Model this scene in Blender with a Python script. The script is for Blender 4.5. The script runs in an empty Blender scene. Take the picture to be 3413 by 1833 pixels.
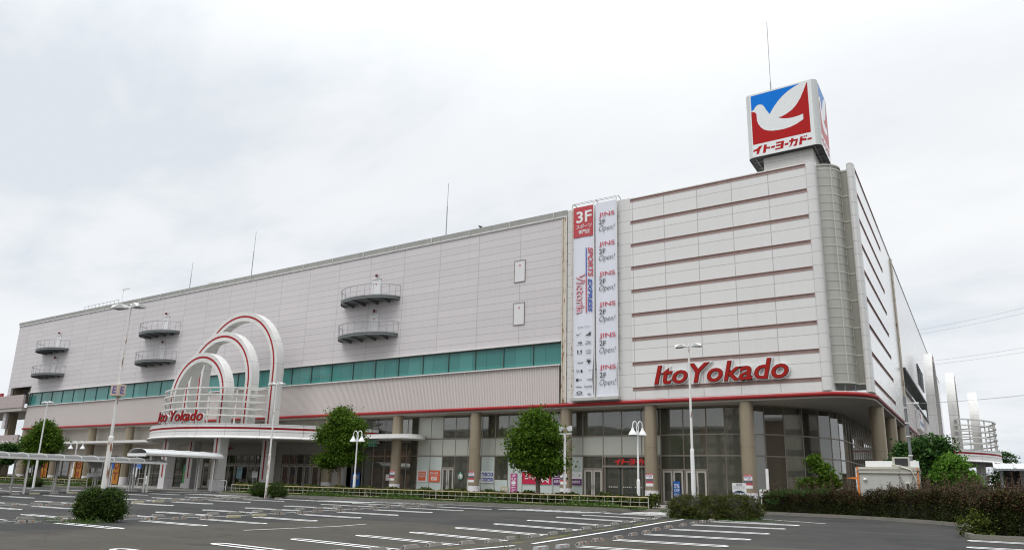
import bpy, bmesh, math, random
import numpy as np
from mathutils import Vector, Matrix
random.seed(7); RNG = np.random.default_rng(7)
SC = bpy.context.scene
COL = SC.collection
PI = math.pi
# ------------------------------------------------------------------ camera
cam = bpy.data.cameras.new('camera'); camo = bpy.data.objects.new('camera', cam); COL.objects.link(camo)
cam.sensor_fit = 'HORIZONTAL'; cam.sensor_width = 36.0
cam.lens = 36.0*2385.62/3413.0
cam.shift_y = (1047.95-916.5)/3413.0
cam.clip_start = .1; cam.clip_end = 3000
_r = [(0.84226622, 0.53854715, 0.02354974), (-0.10540481, 0.20737754, -0.97256587), (-0.52865626, 0.81667712, 0.23143256)]
camo.matrix_world = Matrix(((_r[0][0], -_r[1][0], -_r[2][0], 0), (_r[0][1], -_r[1][1], -_r[2][1], 0),
                            (_r[0][2], -_r[1][2], -_r[2][2], 1.6), (0, 0, 0, 1)))
SC.camera = camo
# ------------------------------------------------------------------ world, sun, exposure
SUN_EL, SUN_ROT = math.radians(56), math.radians(196)
W = bpy.data.worlds.new('World'); SC.world = W; W.use_nodes = True
nt = W.node_tree; nt.nodes.clear()
def wn(t, **k):
    n = nt.nodes.new(t)
    for a, b in k.items(): setattr(n, a, b)
    return n
out = wn('ShaderNodeOutputWorld')
sky = wn('ShaderNodeTexSky'); sky.sky_type = 'NISHITA'; sky.sun_disc = False; sky.sun_elevation = SUN_EL; sky.sun_rotation = SUN_ROT
bg1 = wn('ShaderNodeBackground'); bg1.inputs['Strength'].default_value = .05
nt.links.new(sky.outputs[0], bg1.inputs['Color'])
tc = wn('ShaderNodeTexCoord'); sep = wn('ShaderNodeSeparateXYZ'); nt.links.new(tc.outputs['Generated'], sep.inputs[0])
def wm(op, a, b=None, clamp=False):
    n = wn('ShaderNodeMath', operation=op, use_clamp=clamp)
    for i, v in enumerate((a, b)):
        if v is None: continue
        if isinstance(v, (int, float)): n.inputs[i].default_value = v
        else: nt.links.new(v, n.inputs[i])
    return n.outputs[0]
zup = wm('MAXIMUM', sep.outputs[2], 0.0)
# cloud deck: project the view direction on a flat layer so that the clouds flatten towards the horizon
inv = wm('DIVIDE', 1.0, wm('ADD', zup, .22))
cmb = wn('ShaderNodeCombineXYZ')
nt.links.new(wm('MULTIPLY', sep.outputs[0], inv), cmb.inputs[0]); nt.links.new(wm('MULTIPLY', sep.outputs[1], inv), cmb.inputs[1])
def wnoise(scale, detail, rough, dist, off):
    mp = wn('ShaderNodeMapping'); mp.inputs['Location'].default_value = off; mp.inputs['Rotation'].default_value = (0, 0, .5); mp.inputs['Scale'].default_value = (1, 1.7, 1)
    nt.links.new(cmb.outputs[0], mp.inputs[0])
    n = wn('ShaderNodeTexNoise'); n.inputs['Scale'].default_value = scale; n.inputs['Detail'].default_value = detail
    n.inputs['Roughness'].default_value = rough; n.inputs['Distortion'].default_value = dist
    nt.links.new(mp.outputs[0], n.inputs['Vector']); return n.outputs[0]
n1 = wnoise(.75, 6, .5, .25, (3.1, 1.7, 0)); n2 = wnoise(2.2, 5, .55, .3, (7.3, 4.2, 0))
cl = wm('ADD', wm('MULTIPLY', n1, .7), wm('MULTIPLY', n2, .3))
ramp = wn('ShaderNodeValToRGB'); nt.links.new(cl, ramp.inputs[0])
ramp.color_ramp.elements[0].position = .40; ramp.color_ramp.elements[0].color = (.745, .795, .85, 1)
ramp.color_ramp.elements[1].position = .62; ramp.color_ramp.elements[1].color = (.95, .968, .985, 1)
e = ramp.color_ramp.elements.new(.48); e.color = (.875, .905, .94, 1)
bg2 = wn('ShaderNodeBackground'); nt.links.new(ramp.outputs[0], bg2.inputs['Color'])
# an overcast sky is brighter overhead than at the horizon
zz = wm('MAXIMUM', wm('SUBTRACT', zup, .42), 0.0); zz = wm('MULTIPLY', zz, zz)
nt.links.new(wm('ADD', 1.0, wm('MULTIPLY', zz, 8.0)), bg2.inputs['Strength'])
add = wn('ShaderNodeAddShader'); nt.links.new(bg1.outputs[0], add.inputs[0]); nt.links.new(bg2.outputs[0], add.inputs[1])
mixw = wn('ShaderNodeMixShader'); mixw.inputs[0].default_value = .96
nt.links.new(bg1.outputs[0], mixw.inputs[1]); nt.links.new(bg2.outputs[0], mixw.inputs[2]); nt.links.new(mixw.outputs[0], out.inputs[0])
sun = bpy.data.lights.new('sun', 'SUN'); sun.energy = 1.05; sun.angle = math.radians(28); sun.color = (1, .97, .93)
suno = bpy.data.objects.new('sun', sun); COL.objects.link(suno)
sd = Vector((math.sin(SUN_ROT)*math.cos(SUN_EL), math.cos(SUN_ROT)*math.cos(SUN_EL), math.sin(SUN_EL)))
suno.rotation_euler = sd.to_track_quat('Z', 'Y').to_euler(); suno.location = (0, 0, 60)
SC.view_settings.view_transform = 'Standard'; SC.view_settings.look = 'None'; SC.view_settings.exposure = 0.03; SC.view_settings.gamma = 1
SC.cycles.max_bounces = 7; SC.cycles.transparent_max_bounces = 10; SC.cycles.diffuse_bounces = 3; SC.cycles.glossy_bounces = 3; SC.cycles.transmission_bounces = 3
SC.cycles.use_denoising = True; SC.cycles.filter_width = 1.15

# ------------------------------------------------------------------ materials
class NT:
    def __init__(s, name):
        s.m = bpy.data.materials.new(name); s.m.use_nodes = True; s.t = s.m.node_tree; s.t.nodes.clear()
        s.o = s.t.nodes.new('ShaderNodeOutputMaterial')
    def n(s, t, **k):
        x = s.t.nodes.new(t)
        for a, b in k.items(): setattr(x, a, b)
        return x
    def l(s, a, b): s.t.links.new(a, b)
    def put(s, sock, v):
        if hasattr(v, 'is_output') or hasattr(v, 'links'): s.l(v, sock)
        else: sock.default_value = v
    def math(s, op, a, b=None, c=None, clamp=False):
        x = s.n('ShaderNodeMath', operation=op, use_clamp=clamp)
        for i, v in enumerate((a, b, c)):
            if v is not None: s.put(x.inputs[i], v)
        return x.outputs[0]
    def mix(s, f, a, b, blend='MIX'):
        x = s.n('ShaderNodeMix', data_type='RGBA', blend_type=blend)
        s.put(x.inputs[0], f)
        s.put(x.inputs[6], a if not isinstance(a, tuple) else (*a[:3], 1)); s.put(x.inputs[7], b if not isinstance(b, tuple) else (*b[:3], 1))
        return x.outputs[2]
    def pos(s):
        if not hasattr(s, '_p'):
            s._p = s.n('ShaderNodeNewGeometry').outputs['Position']
            x = s.n('ShaderNodeSeparateXYZ'); s.l(s._p, x.inputs[0]); s._x = x.outputs
        return s._p
    def xyz(s): s.pos(); return s._x
    def noise(s, scale, detail=4, rough=.55, sc=(1, 1, 1), dist=0, vec=None):
        mp = s.n('ShaderNodeMapping'); mp.inputs['Scale'].default_value = sc; s.l(vec or s.pos(), mp.inputs[0])
        x = s.n('ShaderNodeTexNoise'); x.inputs['Scale'].default_value = scale; x.inputs['Detail'].default_value = detail
        x.inputs['Roughness'].default_value = rough; x.inputs['Distortion'].default_value = dist
        s.l(mp.outputs[0], x.inputs['Vector']); return x.outputs[0]
    def ramp(s, v, a, b, ca=(0, 0, 0), cb=(1, 1, 1)):
        x = s.n('ShaderNodeValToRGB'); s.l(v, x.inputs[0]); e = x.color_ramp.elements
        e[0].position = a; e[0].color = (*ca, 1); e[1].position = b; e[1].color = (*cb, 1); return x.outputs[0]
    def line(s, c, d, c0, w):                         # 1 on a joint of width w, repeated every d
        f = s.math('FRACT', s.math('DIVIDE', s.math('SUBTRACT', c, c0-w/2+1000*d*0), d)); return s.math('LESS_THAN', f, w/d)
    def cell(s, c, d, c0): return s.math('FLOOR', s.math('DIVIDE', s.math('SUBTRACT', c, c0), d))

def mat(name, col, rough=.6, var=.08, scale=.6, metal=0., streak=0., grid=None, pvar=0., bump=0., bscale=60., rust=0., spec=.5, dirt=0., island=0., coat=0., jd=.5):
    """painted / metal / stone surface: base colour with real-surface noise, rain streaks, panel joints, rust"""
    g = NT(name)
    b = g.n('ShaderNodeBsdfPrincipled'); g.l(b.outputs[0], g.o.inputs[0])
    c = tuple(col)
    lo = tuple(max(0, x*(1-var)) for x in c); hi = tuple(min(1, x*(1+var)) for x in c)
    cc = g.mix(g.noise(scale, 5), lo, hi)
    if grid:
        X = g.xyz(); fx = None
        ax, d1, o1, dz, oz, w = grid
        ln = g.line(X[2], dz, oz, w)
        if d1: ln = g.math('MAXIMUM', ln, g.line(X[ax], d1, o1, w*1.2))
        if pvar:
            wv = g.n('ShaderNodeCombineXYZ'); g.l(g.cell(X[2], dz, oz), wv.inputs[2])
            if d1: g.l(g.cell(X[ax], d1, o1), wv.inputs[0])
            wh = g.n('ShaderNodeTexWhiteNoise'); g.l(wv.outputs[0], wh.inputs[0])
            cc = g.mix(wh.outputs[0], cc, tuple(x*(1-pvar) for x in c))
    if streak:
        sn = g.noise(1.0, 5, .6, (2.6, 2.6, .10)); cc = g.mix(g.math('MULTIPLY', g.ramp(sn, .50, .78), streak), cc, tuple(x*.45 for x in c))
    if dirt:
        dn = g.noise(1.7, 6, .65); cc = g.mix(g.math('MULTIPLY', g.ramp(dn, .5, .75), dirt), cc, (.10, .085, .06))
    if grid: cc = g.mix(g.math('MULTIPLY', ln, .9), cc, tuple(x*jd for x in c))
    if rust:
        rn = g.noise(2.2, 6, .6, (3, 3, .7)); cc = g.mix(g.ramp(rn, .60-.1*rust, .66-.1*rust), cc, (.24, .09, .03))
    if island:
        gi = g.n('ShaderNodeNewGeometry').outputs['Random Per Island']
        cc = g.mix(gi, cc, tuple(x*(1-island) for x in c))
    g.l(cc, b.inputs['Base Color']); b.inputs['Metallic'].default_value = metal
    g.l(g.math('ADD', rough-.06, g.math('MULTIPLY', g.noise(3.0, 3), .12)), b.inputs['Roughness'])
    b.inputs['Specular IOR Level'].default_value = spec
    if coat: b.inputs['Coat Weight'].default_value = coat; b.inputs['Coat Roughness'].default_value = .15
    if bump:
        bp = g.n('ShaderNodeBump'); bp.inputs['Strength'].default_value = bump; bp.inputs['Distance'].default_value = .02
        g.l(g.noise(bscale, 4, .6), bp.inputs['Height']); g.l(bp.outputs[0], b.inputs['Normal'])
    return g.m

def leafmat(name, a, b, c, tr=.25):
    g = NT(name)
    gi = g.n('ShaderNodeNewGeometry').outputs['Random Per Island']
    r = g.n('ShaderNodeValToRGB'); g.l(gi, r.inputs[0]); e = r.color_ramp.elements
    e[0].color = (*a, 1); e[1].color = (*c, 1); x = e.new(.55); x.color = (*b, 1)
    cc = g.mix(g.math('MULTIPLY', g.noise(1.1, 3), .5), r.outputs[0], a)
    p = g.n('ShaderNodeBsdfPrincipled'); g.l(cc, p.inputs['Base Color']); p.inputs['Roughness'].default_value = .6; p.inputs['Specular IOR Level'].default_value = .14
    t = g.n('ShaderNodeBsdfTranslucent'); g.l(cc, t.inputs[0])
    m = g.n('ShaderNodeMixShader'); m.inputs[0].default_value = tr; g.l(p.outputs[0], m.inputs[1]); g.l(t.outputs[0], m.inputs[2]); g.l(m.outputs[0], g.o.inputs[0])
    return g.m

def glassmat(name, tint, refl=.9, base=.04, ior=1.5, rough=.02, dust=.13):
    """thin window glass: fresnel reflection over tinted see-through"""
    g = NT(name)
    f = g.n('ShaderNodeFresnel'); f.inputs[0].default_value = ior
    tr = g.n('ShaderNodeBsdfTransparent'); tr.inputs[0].default_value = (*tint, 1)
    gl = g.n('ShaderNodeBsdfGlossy'); gl.inputs['Roughness'].default_value = rough; gl.inputs[0].default_value = (refl, refl, refl, 1)
    bp = g.n('ShaderNodeBump'); bp.inputs['Strength'].default_value = .05; bp.inputs['Distance'].default_value = .02
    g.l(g.noise(.7, 2), bp.inputs['Height']); g.l(bp.outputs[0], gl.inputs['Normal'])
    m = g.n('ShaderNodeMixShader'); g.l(g.math('ADD', g.math('MULTIPLY', f.outputs[0], 1.3), base, clamp=True), m.inputs[0])
    df = g.n('ShaderNodeBsdfDiffuse'); df.inputs[0].default_value = (.42, .425, .34, 1)
    dm = g.n('ShaderNodeMixShader'); g.l(g.math('MULTIPLY_ADD', g.noise(1.2, 4, .6, (1, 1, .4)), .16, dust-.08), dm.inputs[0])
    g.l(tr.outputs[0], dm.inputs[1]); g.l(df.outputs[0], dm.inputs[2])
    g.l(dm.outputs[0], m.inputs[1]); g.l(gl.outputs[0], m.inputs[2]); g.l(m.outputs[0], g.o.inputs[0])
    return g.m

def asphaltmat():
    g = NT('asphalt'); b = g.n('ShaderNodeBsdfPrincipled'); g.l(b.outputs[0], g.o.inputs[0])
    X = g.xyz()
    wob = g.math('MULTIPLY', g.math('SUBTRACT', g.noise(.35, 3), .5), .7)
    ye = g.math('ADD', X[1], wob)
    old = g.math('MULTIPLY', g.math('LESS_THAN', ye, 22.5), g.math('GREATER_THAN', g.math('ADD', X[0], wob), -23.2))
    old = g.math('MULTIPLY', old, g.math('LESS_THAN', X[0], -4.6))
    new_c = g.mix(g.noise(.8, 6), (.025, .0255, .027), (.038, .038, .038)); old_c = g.mix(g.noise(.6, 6), (.052, .046, .034), (.076, .068, .052))
    c = g.mix(old, new_c, old_c)
    # aggregate specks, oil spots under the bays, tyre-worn bands
    c = g.mix(g.math('MULTIPLY', g.ramp(g.noise(9, 4, .75), .40, .68), .42), c, (.026, .025, .024)); c = g.mix(g.math('MULTIPLY', g.ramp(g.noise(14, 3, .7, (1, 1, 1), .4), .50, .72), .30), c, (.095, .09, .08))
    c = g.mix(g.math('MULTIPLY', g.ramp(g.noise(26, 3, .7), .45, .75), .30), c, (.10, .097, .09))
    c = g.mix(g.math('MULTIPLY', g.ramp(g.noise(42, 2, .7), .52, .70), .55), c, (.022, .022, .022))
    c = g.mix(g.math('MULTIPLY', g.ramp(g.noise(.9, 5, .6, (1, 1, 1)), .56, .68), .6), c, (.020, .019, .018))
    c = g.mix(g.math('MULTIPLY', g.ramp(g.noise(.22, 4, .6, (1, .5, 1)), .46, .68), .5), c, (.078, .073, .064))
    v = g.n('ShaderNodeTexVoronoi', feature='DISTANCE_TO_EDGE'); v.inputs['Scale'].default_value = .22
    mp = g.n('ShaderNodeMix', data_type='VECTOR'); nz = g.n('ShaderNodeTexNoise'); nz.inputs['Scale'].default_value = 1.2; nz.inputs['Detail'].default_value = 4
    g.l(g.pos(), nz.inputs['Vector']); mp.inputs[0].default_value = .22; g.l(g.pos(), mp.inputs[4]); g.l(nz.outputs[1], mp.inputs[5])
    g.l(mp.outputs[1], v.inputs['Vector'])
    c = g.mix(g.math('MULTIPLY', g.math('LESS_THAN', v.outputs[0], .0022), .5), c, (.018, .018, .018))
    mo = g.math('ABSOLUTE', g.math('SUBTRACT', g.math('ADD', X[0], g.math('MULTIPLY', wob, .8)), -12.1))
    mo = g.math('MULTIPLY', g.math('LESS_THAN', mo, .09), g.ramp(g.noise(1.3, 4, .6), .45, .6))
    c = g.mix(g.math('MULTIPLY', mo, .7), c, (.16, .15, .03))
    pv = g.n('ShaderNodeTexVoronoi'); pv.inputs['Scale'].default_value = .085; g.l(g.pos(), pv.inputs['Vector'])
    c = g.mix(g.math('MULTIPLY', g.ramp(pv.outputs['Color'], .35, .65), .40), c, (.024, .024, .025))
    tw_ = g.noise(1.0, 4, .6, (.16, 1.4, 1)); c = g.mix(g.math('MULTIPLY', g.ramp(tw_, .50, .70), .45), c, (.085, .080, .07))
    g.l(c, b.inputs['Base Color']); b.inputs['Roughness'].default_value = .85; b.inputs['Specular IOR Level'].default_value = .2
    bp = g.n('ShaderNodeBump'); bp.inputs['Strength'].default_value = .6; bp.inputs['Distance'].default_value = .012
    g.l(g.noise(55, 3, .7), bp.inputs['Height']); g.l(bp.outputs[0], b.inputs['Normal'])
    return g.m

def paintmat(name, col, wear=.62):
    g = NT(name); b = g.n('ShaderNodeBsdfPrincipled'); g.l(b.outputs[0], g.o.inputs[0])
    w = g.math('MULTIPLY', g.ramp(g.noise(5, 6, .7), wear, wear+.14), g.ramp(g.noise(38, 3, .7), .3, .6))
    c = g.mix(g.noise(2, 4), tuple(x*.88 for x in col), col)
    g.l(g.mix(w, c, (.07, .068, .064)), b.inputs['Base Color']); b.inputs['Roughness'].default_value = .7
    bp = g.n('ShaderNodeBump'); bp.inputs['Strength'].default_value = .35; bp.inputs['Distance'].default_value = .01
    g.l(g.noise(55, 3, .7), bp.inputs['Height']); g.l(bp.outputs[0], b.inputs['Normal'])
    return g.m

WOFF = -123.2
M = {}
M['asphalt'] = asphaltmat()
M['line'] = paintmat('line_paint', (.80, .80, .78)); M['line_worn'] = paintmat('line_paint_worn', (.62, .62, .60), .52)
M['grey_panel'] = mat('grey_pink_panel', (.615, .577, .58), .42, .05, .2, streak=.11, grid=(0, 4.415, -31.64, .6525, 13.0, .045), pvar=.06, jd=.60)
M['tower'] = mat('white_tower_panel', (.70, .69, .67), .32, .04, .3, streak=.08, grid=(0, 2.62, -8.10, 1.893, 23.17, .04), pvar=.04, jd=.50)
M['tower_edge'] = mat('white_tower_edge_panel', (.66, .65, .63), .34, .04, .3, streak=.12, grid=(0, None, 0, .946, 23.17, .035), pvar=.04, jd=.5)
M['tower_side'] = mat('white_tower_side_panel', (.72, .72, .71), .16, .04, .3, streak=.06, grid=(1, 2.62, 52.5, 1.893, 23.17, .035), pvar=.03, jd=.6, coat=.5)
M['wing_side'] = mat('grey_wing_side_panel', (.62, .60, .60), .18, .05, .3, streak=.12, grid=(1, 4.4, 75.5, .6525, 13.0, .05), pvar=.04, jd=.7, coat=.5)
M['plain_side'] = mat('plain_cream_wall', (.55, .51, .48), .5, .06, .3, streak=.2, grid=(1, 4.4, 75.5, 9, 0, .05))
M['rib'] = mat('ribbed_metal', (.60, .545, .52), .45, .05, .18, streak=.08)
M['flash'] = mat('roof_flashing', (.47, .465, .44), .45, .1, .8, streak=.35)
M['white_trim'] = mat('white_metal_trim', (.70, .69, .67), .35, .07, 1.2, streak=.2)
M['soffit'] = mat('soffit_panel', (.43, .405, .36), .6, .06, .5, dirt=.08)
M['red'] = mat('red_trim_paint', (.34, .026, .028), .45, .18, 1.5, streak=.25, spec=.25)
M['red_dull'] = mat('weathered_red_paint', (.26, .07, .07), .5, .2, 1.5, streak=.2)
M['red_sign'] = mat('red_sign_face', (.33, .016, .012), .5, .08, 2, spec=.12)
M['stripe_red'] = mat('red_stripe_paint', (.34, .014, .018), .5, .15, 2, spec=.2)
M['louvre'] = mat('brown_louvre_metal', (.40, .275, .25), .5, .12, 2, streak=.2)
M['louvre_dark'] = mat('dark_louvre_gap', (.17, .11, .10), .7)
M['column'] = mat('taupe_metal_column', (.30, .25, .175), .36, .12, .9, metal=.25, streak=.3, grid=(0, None, 0, 20, 4.5, .035))
M['column_base'] = mat('pale_column_base', (.68, .65, .67), .6, .08, 2, dirt=.12)
M['canopy'] = mat('white_canopy_panel', (.66, .655, .63), .35, .06, .9, streak=.28, grid=(0, None, 0, 2.25, 3.72, .03), jd=.4)
M['canopy_face'] = mat('white_canopy_fascia', (.70, .69, .67), .35, .06, .9, streak=.2, grid=(0, 2.9, -63.5, 30, 0, .03), jd=.45)
M['rail'] = mat('white_rail_paint', (.66, .655, .62), .4, .1, 1.5, streak=.3)
M['white'] = mat('white_paint', (.76, .76, .75), .4, .06, 2, streak=.12)
M['white_rust'] = mat('white_paint_with_rust', (.74, .73, .70), .45, .08, 2, streak=.15, rust=.12)
M['white_rusty'] = mat('white_paint_heavy_rust', (.72, .71, .67), .5, .08, 2, streak=.2, rust=.5)
M['cream_rust'] = mat('cream_pipe_with_rust', (.60, .54, .44), .5, .1, 2, streak=.3, rust=.28)
M['frame'] = mat('taupe_window_frame', (.25, .22, .18), .4, .1, 2, metal=.3)
M['frame_dark'] = mat('dark_window_frame', (.07, .085, .08), .4, .1, 2, metal=.3)
M['door_frame'] = mat('grey_door_frame', (.45, .42, .38), .4, .08, 2, metal=.2)
M['glass'] = glassmat('clear_glass', (.72, .73, .68), .85, .06)
M['glass_dark'] = glassmat('smoked_glass', (.36, .37, .34), .8, .06)
M['blind'] = mat('pale_green_spandrel', (.46, .475, .42), .22, .05, .8, spec=.6, coat=.6)
M['film'] = mat('pale_window_film', (.52, .58, .55), .15, .04, .8, spec=.6, coat=.5)
def tealmat():
    g = NT('teal_window_glass'); b = g.n('ShaderNodeBsdfPrincipled'); g.l(b.outputs[0], g.o.inputs[0])
    X = g.xyz()
    wv = g.n('ShaderNodeCombineXYZ'); g.l(g.cell(X[0], 1.4725, -27.6), wv.inputs[0])
    wh = g.n('ShaderNodeTexWhiteNoise'); g.l(wv.outputs[0], wh.inputs[0])
    c = g.mix(wh.outputs[0], (.045, .185, .170), (.075, .25, .23))
    c = g.mix(g.math('MULTIPLY', g.line(X[0], 1.4725, -27.6, .07), .5), c, (.014, .09, .075))
    c = g.mix(g.math('MULTIPLY', g.math('LESS_THAN', X[2], 11.45), .4), c, (.06, .30, .26))
    g.l(c, b.inputs['Base Color']); b.inputs['Roughness'].default_value = .07; b.inputs['Specular IOR Level'].default_value = .35
    return g.m
M['teal'] = tealmat()
M['drum'] = mat('olive_metal_drum', (.40, .395, .355), .34, .10, .7, metal=.25, streak=.35)
M['drum_rib'] = mat('pale_drum_rib', (.50, .49, .43), .45, .08, 2)
M['drum_flat'] = mat('dark_olive_panel', (.25, .24, .20), .4, .15, .7, metal=.3, streak=.4)
M['dark'] = mat('dark_interior', (.035, .035, .035), .8)
M['black'] = mat('black_print', (.03, .03, .032), .6)
M['interior'] = mat('interior_wall', (.50, .455, .36), .7, .25, .5)
M['interior_floor'] = mat('interior_floor', (.42, .39, .35), .35, .1, 1)
M['shelf'] = mat('interior_fittings', (.32, .27, .22), .6, .5, 1.2, island=.6)
M['sheet'] = mat('white_banner_cloth', (.70, .71, .77), .6, .03, 1.5)
M['banner_red'] = mat('banner_red_print', (.47, .05, .062), .6, .04, 2)
M['ink_blue'] = mat('banner_blue_print', (.035, .09, .37), .6)
M['ink_red'] = mat('banner_crimson_print', (.52, .07, .10), .6)
M['sign_white'] = mat('sign_white_face', (.72, .735, .73), .28, .03, 1, coat=.3)
M['sign_edge'] = mat('sign_grey_edge', (.56, .575, .56), .35, .06, 1, streak=.15)
M['sign_blue'] = mat('sign_blue_face', (.0, .17, .64), .5, .04, 1, spec=.1)
M['sign_red'] = mat('sign_red_face', (.40, .012, .012), .5, .05, 1, spec=.1)
M['glare_blue'] = mat('glare_paled_blue_face', (.20, .38, .72), .5, .05, 1, spec=.15)  # side face blue and red lightened: sky glare put into the colour
M['glare_red'] = mat('glare_paled_red_face', (.64, .23, .24), .5, .05, 1, spec=.15)  # red paled the same way for the glare
M['steel'] = mat('galvanised_steel', (.30, .32, .33), .45, .12, 3, metal=.5, streak=.2)
M['steel_dark'] = mat('dark_balcony_steel', (.17, .185, .185), .5, .15, 3, metal=.3)
M['steel_pole'] = mat('weathered_pole_steel', (.20, .215, .22), .5, .15, 3, metal=.4, streak=.3)
M['wire'] = mat('black_wire', (.32, .33, .34), .6)
M['concrete'] = mat('concrete', (.20, .187, .165), .85, .18, 4, dirt=.18, bump=.25, bscale=50)
M['kerb'] = mat('mossy_concrete_kerb', (.20, .19, .16), .9, .25, 2, dirt=.55, bump=.4, bscale=40)
M['kerb_orange'] = mat('rusty_stained_kerb', (.24, .17, .10), .9, .25, 2, dirt=.5)
M['stop_new'] = mat('pale_grey_plastic_block', (.36, .37, .37), .6, .1, 4, dirt=.25)
M['stop_yellow'] = mat('faded_yellow_block', (.42, .385, .25), .7, .12, 4, dirt=.3)
M['reflector'] = mat('orange_reflector', (.50, .20, .09), .4, .15, 6)
M['paver'] = mat('pavement_blocks', (.27, .255, .23), .85, .15, 2, dirt=.3, bump=.3)
M['soil'] = mat('soil', (.09, .07, .05), .95, .3, 3, bump=.5)
M['trunk'] = mat('tree_bark', (.17, .14, .11), .9, .35, 6, bump=.6, bscale=30)
M['twig'] = mat('twig_bark', (.12, .085, .06), .9, .3, 6)
M['leaf'] = leafmat('fresh_tree_leaves', (.036, .080, .008), (.088, .165, .012), (.155, .245, .022), .32)
M['leaf_dark'] = leafmat('dark_tree_leaves', (.022, .06, .014), (.045, .11, .022), (.09, .18, .035), .25)
M['leaf_bright'] = leafmat('bright_sapling_leaves', (.06, .15, .016), (.12, .25, .03), (.20, .35, .05), .35)
M['bush'] = leafmat('clipped_bush_leaves', (.016, .038, .006), (.045, .085, .012), (.11, .16, .028), .2)
M['azalea'] = leafmat('low_hedge_leaves', (.022, .040, .008), (.070, .095, .014), (.15, .17, .022), .2)
M['hedge_brown'] = leafmat('reddish_hedge_leaves', (.026, .017, .009), (.085, .043, .024), (.15, .085, .047), .15)
M['hedge_mix'] = leafmat('olive_hedge_leaves', (.020, .032, .005), (.060, .075, .012), (.125, .125, .025), .2)
M['hedge_shaded'] = leafmat('shaded_hedge_leaves', (.010, .018, .005), (.024, .038, .008), (.06, .075, .015), .15)  # dark green leaves; the shade inside the hedge is put into their colour
M['grass'] = leafmat('grass_blades', (.04, .09, .015), (.08, .15, .025), (.14, .22, .05), .3)
M['orange'] = mat('orange_window_panel', (.62, .25, .012), .4, .06, 2)
M['orange_sign'] = mat('orange_sticker', (.62, .115, .04), .5, .04, 2)
M['maroon_rim'] = mat('dark_red_letter_side', (.10, .012, .012), .4)
M['maroon'] = mat('maroon_lettering', (.33, .03, .012), .5)
M['crimson'] = mat('crimson_sticker', (.50, .012, .06), .45, .04, 2)
M['purple'] = mat('purple_sticker', (.13, .022, .14), .45, .05, 2)
M['pink'] = mat('plum_banner', (.42, .06, .22), .5)
M['green_ad'] = mat('green_poster', (.05, .30, .08), .4, .3, 3)
M['teal_ad'] = mat('teal_poster', (.03, .22, .20), .4, .3, 3)
M['skin_ad'] = mat('brown_poster_picture', (.33, .20, .15), .4, .4, 6)
M['sky_ad'] = mat('pale_blue_poster', (.35, .58, .66), .4, .2, 5)
M['green_logo'] = mat('dark_green_lettering', (.008, .075, .04), .4)
M['logo_white'] = mat('white_lettering', (.75, .75, .73), .5)
M['sign_blue_small'] = mat('blue_road_sign', (.012, .11, .42), .4)
M['blue_icon'] = mat('navy_icon', (.03, .06, .32), .5)
M['photo_print'] = mat('dark_photo_print', (.12, .12, .14), .5, .9, 14)
M['grey_print'] = mat('grey_small_print', (.35, .35, .36), .6)
M['cube_face'] = mat('beige_sign_cube', (.55, .45, .36), .5, .06, 2)
M['cube_ink'] = mat('violet_letter', (.12, .10, .30), .5)
M['lamp_glass'] = mat('lamp_lens', (.35, .36, .36), .2, .1, 4)
M['roof_smoke'] = mat('smoked_roof_sheet', (.13, .13, .13), .55, .12, 2, dirt=.15, spec=.2)
M['roof_white'] = mat('white_translucent_roof', (.60, .61, .61), .35, .06, 2, dirt=.08)
M['kiosk'] = mat('grey_kiosk_panel', (.50, .50, .46), .5, .06, 2, streak=.15)
M['kiosk_orange'] = mat('orange_kiosk_trim', (.72, .20, .03), .5, .06, 2)
M['ac'] = mat('beige_air_conditioner', (.52, .50, .43), .5, .06, 2, streak=.2)
M['door_white'] = mat('white_steel_door', (.68, .67, .67), .45, .04, 1, streak=.1)
M['tri_red'] = mat('red_triangle', (.45, .14, .12), .5)
M['ramp_wall'] = mat('pinkish_ramp_wall', (.43, .36, .345), .6, .08, .4, streak=.25)
M['fence_grey'] = mat('dull_grey_rail', (.42, .40, .35), .5, .1, 2)
M['fence_tan'] = mat('tan_handrail', (.46, .36, .22), .55, .1, 2)
M['far_wall'] = mat('far_cream_wall', (.58, .57, .49), .7, .06, .5)
M['ink_soft'] = mat('faint_sticker_print', (.20, .24, .23), .5)

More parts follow.
